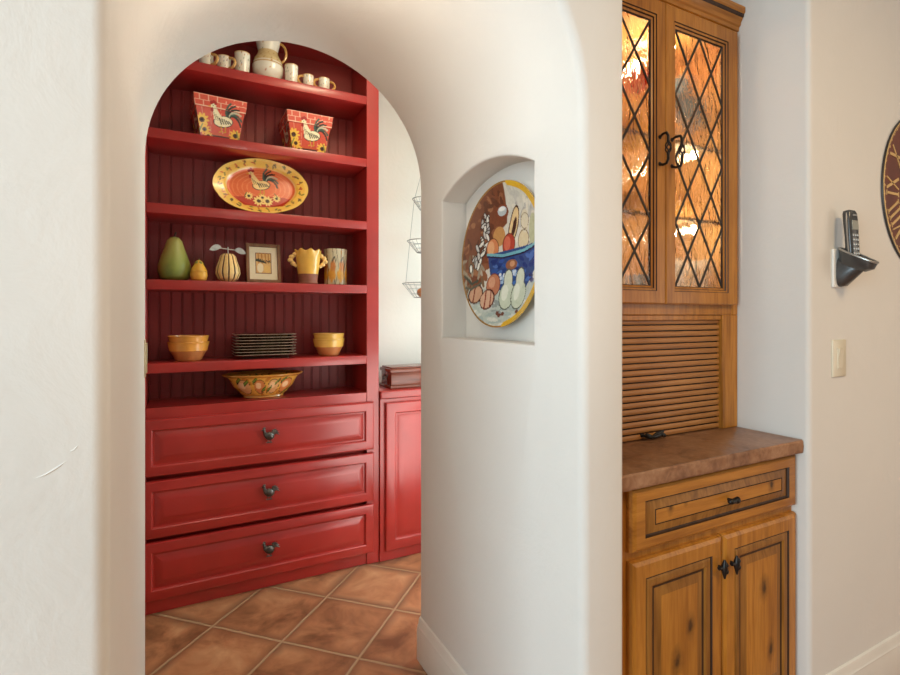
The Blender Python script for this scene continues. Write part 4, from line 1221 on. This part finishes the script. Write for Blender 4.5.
def tumbler(label, loc, m, r, h, group):
    bm = BM(); lathe(bm, dens([(0, 0), (r * .8, 0), (r * .84, .004), (r, h), (r * .95, h), (r * .78, .012), (0, .010)], 3), 36); fixn(bm)
    single('drinking_glass', bm, m, label, 'glass', loc, group=group)
for i, (x, y) in enumerate(((1.50, 1.235), (1.585, 1.27), (1.665, 1.235))):
    tumbler(f'clear tall glass on the cabinet floor behind the right door, {["leftmost", "middle one", "rightmost"][i]} of three', (x, y, ZI0), GW, .034, .15, 'tall clear glasses')
for i, (x, y) in enumerate(((1.24, 1.27), (1.375, 1.26))):
    tumbler(f'clear short glass on the cabinet floor behind the left door, {["left one", "right one"][i]} of two', (x, y, ZI0), GB if i == 1 else GW, .036, .09, 'short glasses')
def footed(label, loc, m):
    t = thing('glass_bowl', label, 'bowl', loc, group='amber bowls')
    bm = BM(); lathe(bm, dens([(0, .0), (.03, 0), (.032, .004), (.05, .02), (.075, .05), (.082, .075), (.079, .075), (.07, .05), (.04, .02), (0, .012)], 3), 40); fixn(bm); obj('body', bm, m, t)
footed('amber glass bowl on the middle shelf behind the right door', (1.61, 1.29, ZI2), GA)
footed('amber glass bowl on the middle shelf behind the left door', (1.34, 1.29, ZI2), GA)

# ------------------------------------------------------------------ right wall: switch, phone, clock
IVORY = plain('ivory_plastic', (.70, .62, .47), .35, var=.04)
t = thing('light_switch', 'ivory rocker light switch on the wall below the telephone', 'light switch', (1.889, YF, 1.160))
bm = BM(); box(bm, 1.850, 1.928, YF - .006, YF + .001, 1.100, 1.220, .003, 3); obj('switch_plate', bm, IVORY, t, True)
bm = BM(); box(bm, 1.873, 1.905, YF - .0075, YF - .005, 1.126, 1.194, .001, 2)
A = [(YF - .007, 1.129), (YF - .007, 1.191), (YF - .0125, 1.191), (YF - .0085, 1.160), (YF - .0085, 1.129)]
extrude_x(bm, A, 1.876, 1.902); obj('rocker', fixn(bm), IVORY, t, True, smooth=20)

PHB = plain('phone_charcoal', (.045, .042, .04), .3, coat=.3, var=.1, nscale=40)
PHS = plain('phone_silver', (.42, .40, .37), .28, metal=.7, var=.06)
t = thing('phone_cradle', 'black wall mounted telephone cradle with silver edge holding the handset', 'phone cradle', (1.895, YF, 1.46))
bm = BM(); box(bm, 1.850, 1.905, YF - .008, YF + .001, 1.388, 1.512, .004, 3); obj('wall_plate', bm, plain('white_plastic', (.75, .72, .66), .4, var=.03), t, True, label='white wall plate')
# bracket
bm = BM()
def loft(bm, loops):
    V = [[bm.verts.new(p) for p in l] for l in loops]; n = len(V[0])
    for A, B in zip(V, V[1:]):
        for k in range(n): bm.faces.new((A[k], A[(k + 1) % n], B[(k + 1) % n], B[k]))
    bm.faces.new(V[0][::-1]); bm.faces.new(V[-1]); return fixn(bm)
def oval(cx, hx, zc, hz, y, n=20, tilt=0): return [(cx + hx * math.copysign(abs(math.cos(a)) ** .7, math.cos(a)), y + tilt * math.sin(a), zc + hz * math.copysign(abs(math.sin(a)) ** .7, math.sin(a))) for a in [2 * PI * k / n for k in range(n)]]
loft(bm, [oval(1.888, .028, 1.438, .048, YF - .009), oval(1.890, .028, 1.438, .046, YF - .022), oval(1.892, .026, 1.452, .036, YF - .045), oval(1.894, .022, 1.462, .022, YF - .068)])
obj('bracket', bm, PHB, t, True)
def pan(cx, hw0, hw1, y0, y1, z0, z1, n=24):
    """outline of the tilted tray: broad at the wall, tapering to a rounded tip"""
    out = []
    for k in range(n):
        a = 2 * PI * k / n
        s, c = math.sin(a), math.cos(a)
        q = .5 - .5 * c                                   # 0 at wall, 1 at tip
        out.append((cx + math.copysign(abs(s) ** .6, s) * (hw0 + (hw1 - hw0) * q), y0 + (y1 - y0) * q, z0 + (z1 - z0) * q))
    return out
bm = BM()
loft(bm, [pan(1.886, .024, .012, YF - .012, YF - .078, 1.462, 1.434), pan(1.886, .034, .024, YF - .010, YF - .098, 1.480, 1.440), pan(1.886, .037, .027, YF - .010, YF - .107, 1.514, 1.458), pan(1.886, .033, .024, YF - .014, YF - .102, 1.515, 1.460), pan(1.886, .030, .020, YF - .018, YF - .096, 1.504, 1.450)])
obj('tray', bm, PHB, t, True)
bm = BM(); tube(bm, pan(1.886, .0365, .0265, YF - .010, YF - .107, 1.5155, 1.4595, 36), .003, 8, True); obj('silver_edge', bm, PHS, t, True)
# handset stands in the tray
t = thing('phone_handset', 'black cordless telephone handset standing upright in the wall cradle', 'telephone', (1.886, YF - .044, 1.474), (math.radians(-3), 0, math.radians(-6)))
bm = BM()
loft(bm, [oval(0, .019, 0, .009, 0), ] [:0] + [[(hx_ * math.copysign(abs(math.cos(a)) ** .55, math.cos(a)), hy_ * math.copysign(abs(math.sin(a)) ** .55, math.sin(a)) + yo, z) for a in [2 * PI * k / 24 for k in range(24)]] for hx_, hy_, yo, z in ((.016, .008, 0, 0), (.020, .011, 0, .004), (.022, .012, 0, .03), (.023, .012, 0, .08), (.0235, .013, .001, .125), (.022, .013, .002, .148), (.018, .011, .003, .157), (.010, .006, .004, .160))])
obj('handset_body', bm, PHB, t)
bm = BM(); box(bm, -.015, .015, -.0135, -.010, .094, .124, .001, 1); obj('screen', bm, plain('grey_screen', (.30, .29, .24), .2, var=.05), t)
for i in range(3):
    for j in range(5):
        bm = BM(); box(bm, -.0145 + i * .0105, -.0065 + i * .0105, -.0135, -.0105, .016 + j * .0145, .0245 + j * .0145, .0012, 2); obj('key', bm, PHS, t)
bm = BM(); box(bm, -.010, .010, -.0142, -.0115, .138, .143, .0005, 1); obj('earpiece', bm, PHS, t)
bm = BM(); tube(bm, [(-.0225, -.002, .02), (-.0243, -.002, .08), (-.0247, -.002, .125), (-.020, -.001, .150)], .0022, 6); obj('side_trim', bm, PHS, t)

CKX, CKZ, CR = 2.462, 1.755, .295
t = thing('wall_clock', 'large round brown wall clock with gold Roman numerals on the right wall', 'clock', (CKX, YF, CKZ))
CKF = plain('clock_face_brown', (.17, .045, .022), .4, var=.3, nscale=7, coat=.2)
CKG = plain('clock_gold', (.74, .47, .19), .4, var=.15, metal=.2)
CKD = plain('clock_edge', (.03, .02, .014), .4, var=.2)
def disc(bm, prof): # profile (r, depth) about -Y axis
    n = 96; rings = []
    for r, d in prof:
        rings.append([bm.verts.new((CKX, YF - d, CKZ))] if r < 1e-6 else [bm.verts.new((CKX + r * math.sin(2 * PI * k / n), YF - d, CKZ + r * math.cos(2 * PI * k / n))) for k in range(n)])
    for A, B in zip(rings, rings[1:]):
        for k in range(n):
            if len(B) == 1: bm.faces.new((A[k], A[(k + 1) % n], B[0]))
            else: bm.faces.new((A[k], A[(k + 1) % n], B[(k + 1) % n], B[k]))
    return fixn(bm)
obj('case', disc(BM(), [(CR - .02, -.001), (CR, .002), (CR, .003), (CR - .001, .0065), (CR - .006, .0075)]), CKD, t, True)
obj('dial', disc(BM(), [(CR - .006, .001), (CR - .006, .0068), (CR - .012, .006), (0, .006)]), CKF, t, True)
bm = BM()
tube(bm, [(CKX + (CR - .006) * math.sin(2 * PI * k / 96), YF - .0070, CKZ + (CR - .006) * math.cos(2 * PI * k / 96)) for k in range(96)], .0022, 6, True)
obj('gilt_rim', bm, CKG, t, True)
bm = BM(); inn, out = [], []
for k in range(240):
    a = 2 * PI * k / 240
    ro = CR - .012; ri = ro - (.010 if k % 20 == 0 else .006 if k % 4 == 0 else .0015)
    inn.append(bm.verts.new((CKX + ri * math.sin(a), YF - .0068, CKZ + ri * math.cos(a)))); out.append(bm.verts.new((CKX + ro * math.sin(a), YF - .0068, CKZ + ro * math.cos(a))))
for k in range(240): bm.faces.new((inn[k], inn[(k + 1) % 240], out[(k + 1) % 240], out[k]))
obj('minute_track', bm, CKG, t, True, smooth=0)
def numeral(txt):
    w = {'I': .026, 'V': .046, 'X': .048}; tot = sum(w[c] for c in txt); x = -tot / 2; bars = []
    hh = .043
    for c in txt:
        a, b = x + .005, x + w[c] - .005; m = (a + b) / 2
        if c == 'I': bars.append((m, -hh, m, hh, .0085))
        if c == 'V': bars += [(a, hh, m, -hh, .010), (b, hh, m, -hh, .005)]
        if c == 'X': bars += [(a, hh, b, -hh, .010), (b, hh, a, -hh, .005)]
        x += w[c]
    for z in (hh, -hh): 
        for c_, x0 in zip(txt, np.cumsum([0] + [w[c] for c in txt])): bars.append((x0 - tot / 2 + .004, z, x0 + w[c_] - tot / 2 - .004, z, .003)) if c_ == 'I' else None
    return bars
for k, txt in enumerate(['XII', 'I', 'II', 'III', 'IV', 'V', 'VI', 'VII', 'VIII', 'IX', 'X', 'XI']):
    bm = BM(); a = 2 * PI * k / 12
    for xa, za, xb, zb, wd in numeral(txt):
        d = Vector((xb - xa, zb - za)).normalized(); n = Vector((-d.y, d.x)) * wd / 2
        q = [(xa + n.x, za + n.y), (xb + n.x, zb + n.y), (xb - n.x, zb - n.y), (xa - n.x, za - n.y)]
        q = [(u, v + CR - .072) for u, v in q]
        q = [(CKX + u * math.cos(a) + v * math.sin(a), CKZ - u * math.sin(a) + v * math.cos(a)) for u, v in q]
        prism_xz(bm, q, YF - .0080, YF - .0050)
    obj('numeral', fixn(bm), CKG, t, True, smooth=0)
for ang, ln, wd in ((305, .12, .016), (60, .19, .011)):
    a = math.radians(ang); bm = BM()
    q = [(-wd / 2, -.03), (-wd / 2, 0), (-wd * .8, ln * .7), (0, ln), (wd * .8, ln * .7), (wd / 2, 0), (wd / 2, -.03)]
    q = [(CKX + u * math.cos(a) + v * math.sin(a), CKZ - u * math.sin(a) + v * math.cos(a)) for u, v in q]
    prism_xz(bm, q, YF - .0110 if ln < .15 else YF - .0135, YF - .0058 if ln < .15 else YF - .0112); obj('hand', fixn(bm), CKD, t, True, smooth=0)
bm = BM(); ball(bm, (CKX, YF - .0115, CKZ), .014, .006, .014, None, 2); obj('hub', bm, CKD, t, True)

# ------------------------------------------------------------------ light
def area(name, loc, rot, sx, sy, power, col=(1, 1, 1)):
    l = bpy.data.lights.new(name, 'AREA'); l.shape = 'RECTANGLE'; l.size = sx; l.size_y = sy; l.energy = power; l.color = col
    o = bpy.data.objects.new(name, l); COL.objects.link(o); o.location = loc
    o.rotation_euler = rot
    return o
def aim(o, tgt):
    d = Vector(tgt) - o.location; o.rotation_euler = d.to_track_quat('-Z', 'Y').to_euler()
aim(area('window_light_left', (-2.5, -0.5, 1.5), (0, 0, 0), 1.8, 1.9, 113, (.68, .885, 1.0)), (1.0, 0.9, 1.0))
aim(area('window_light_right', (4.0, -1.6, 1.2), (0, 0, 0), 1.6, 1.8, 24, (1, .92, .80)), (0, 1.2, 1.4))
area('ceiling_lamp', (1.5, -0.7, 2.70), (0, 0, 0), .5, .5, 27, (1, .74, .42))
l = bpy.data.lights.new('archway_fill', 'POINT'); l.energy = 3.5; l.color = (1, .93, .80); l.shadow_soft_size = .035  # added unseen fill inside the passage, brightens vault and jambs
o = bpy.data.objects.new('archway_fill', l); COL.objects.link(o); o.location = (.28, 1.22, 2.09)
aim(area('pantry_window_light', (1.85, 2.19, 1.525), (0, 0, 0), .5, 1.05, 14.5, (.72, .97, 1)), (0, 2.19, 1.4))
area('pantry_ceiling_lamp', (0.8, 1.98, 2.71), (0, 0, 0), .3, .3, 6.5, (1, .82, .55))
area('pantry_sheen_fill', (1.25, YB + .012, .60), (PI / 2, 0, PI), .58, .84, 8.5, (.95, .98, 1))  # added emitter flush on the solid wall, gives the red drawers their sheen
l = bpy.data.lights.new('vault_fill_spot', 'SPOT'); l.energy = 32; l.color = (1, .95, .87); l.shadow_soft_size = .15; l.spot_size = math.radians(42); l.spot_blend = .5  # added unseen spot from below, brightens the underside of the vault
o = bpy.data.objects.new('vault_fill_spot', l); COL.objects.link(o); o.location = (0.36, -.7, .35); aim(o, (.36, 1.5, 2.1))
l = bpy.data.lights.new('cabinet_lamp_and_fill', 'POINT'); l.energy = 4.5; l.color = (1, .80, .52); l.shadow_soft_size = .015
o = bpy.data.objects.new('cabinet_lamp_and_fill', l); COL.objects.link(o); o.location = (1.445, 1.23, 2.20)
for z_ in (1.845, 1.592):  # extra unseen fills under the shelves, added to brighten the lower compartments
    l2 = l.copy(); l2.energy = 1.5; l2.shadow_soft_size = .015
    o = bpy.data.objects.new('cabinet_lamp_and_fill', l2); COL.objects.link(o); o.location = (1.55, 1.195, z_)
w = bpy.data.worlds.new('World'); sc.world = w; w.use_nodes = True
bg = w.node_tree.nodes['Background']; bg.inputs[0].default_value = (1, .90, .78, 1); bg.inputs[1].default_value = 0.16

# ------------------------------------------------------------------ camera
cam = bpy.data.cameras.new('camera'); cam.sensor_width = 36; cam.lens = 515 / 900 * 36; cam.shift_y = -22.5 / 900
cam.clip_start = .01
co = bpy.data.objects.new('camera', cam); COL.objects.link(co)
co.location = (0, 0, H_CAM); co.rotation_euler = (PI / 2, 0, -math.radians(27.72))
sc.camera = co
sc.view_settings.view_transform = 'Standard'; sc.view_settings.look = 'None'
sc.view_settings.exposure = 0.0; sc.view_settings.gamma = 1.0; sc.view_settings.use_curve_mapping = False
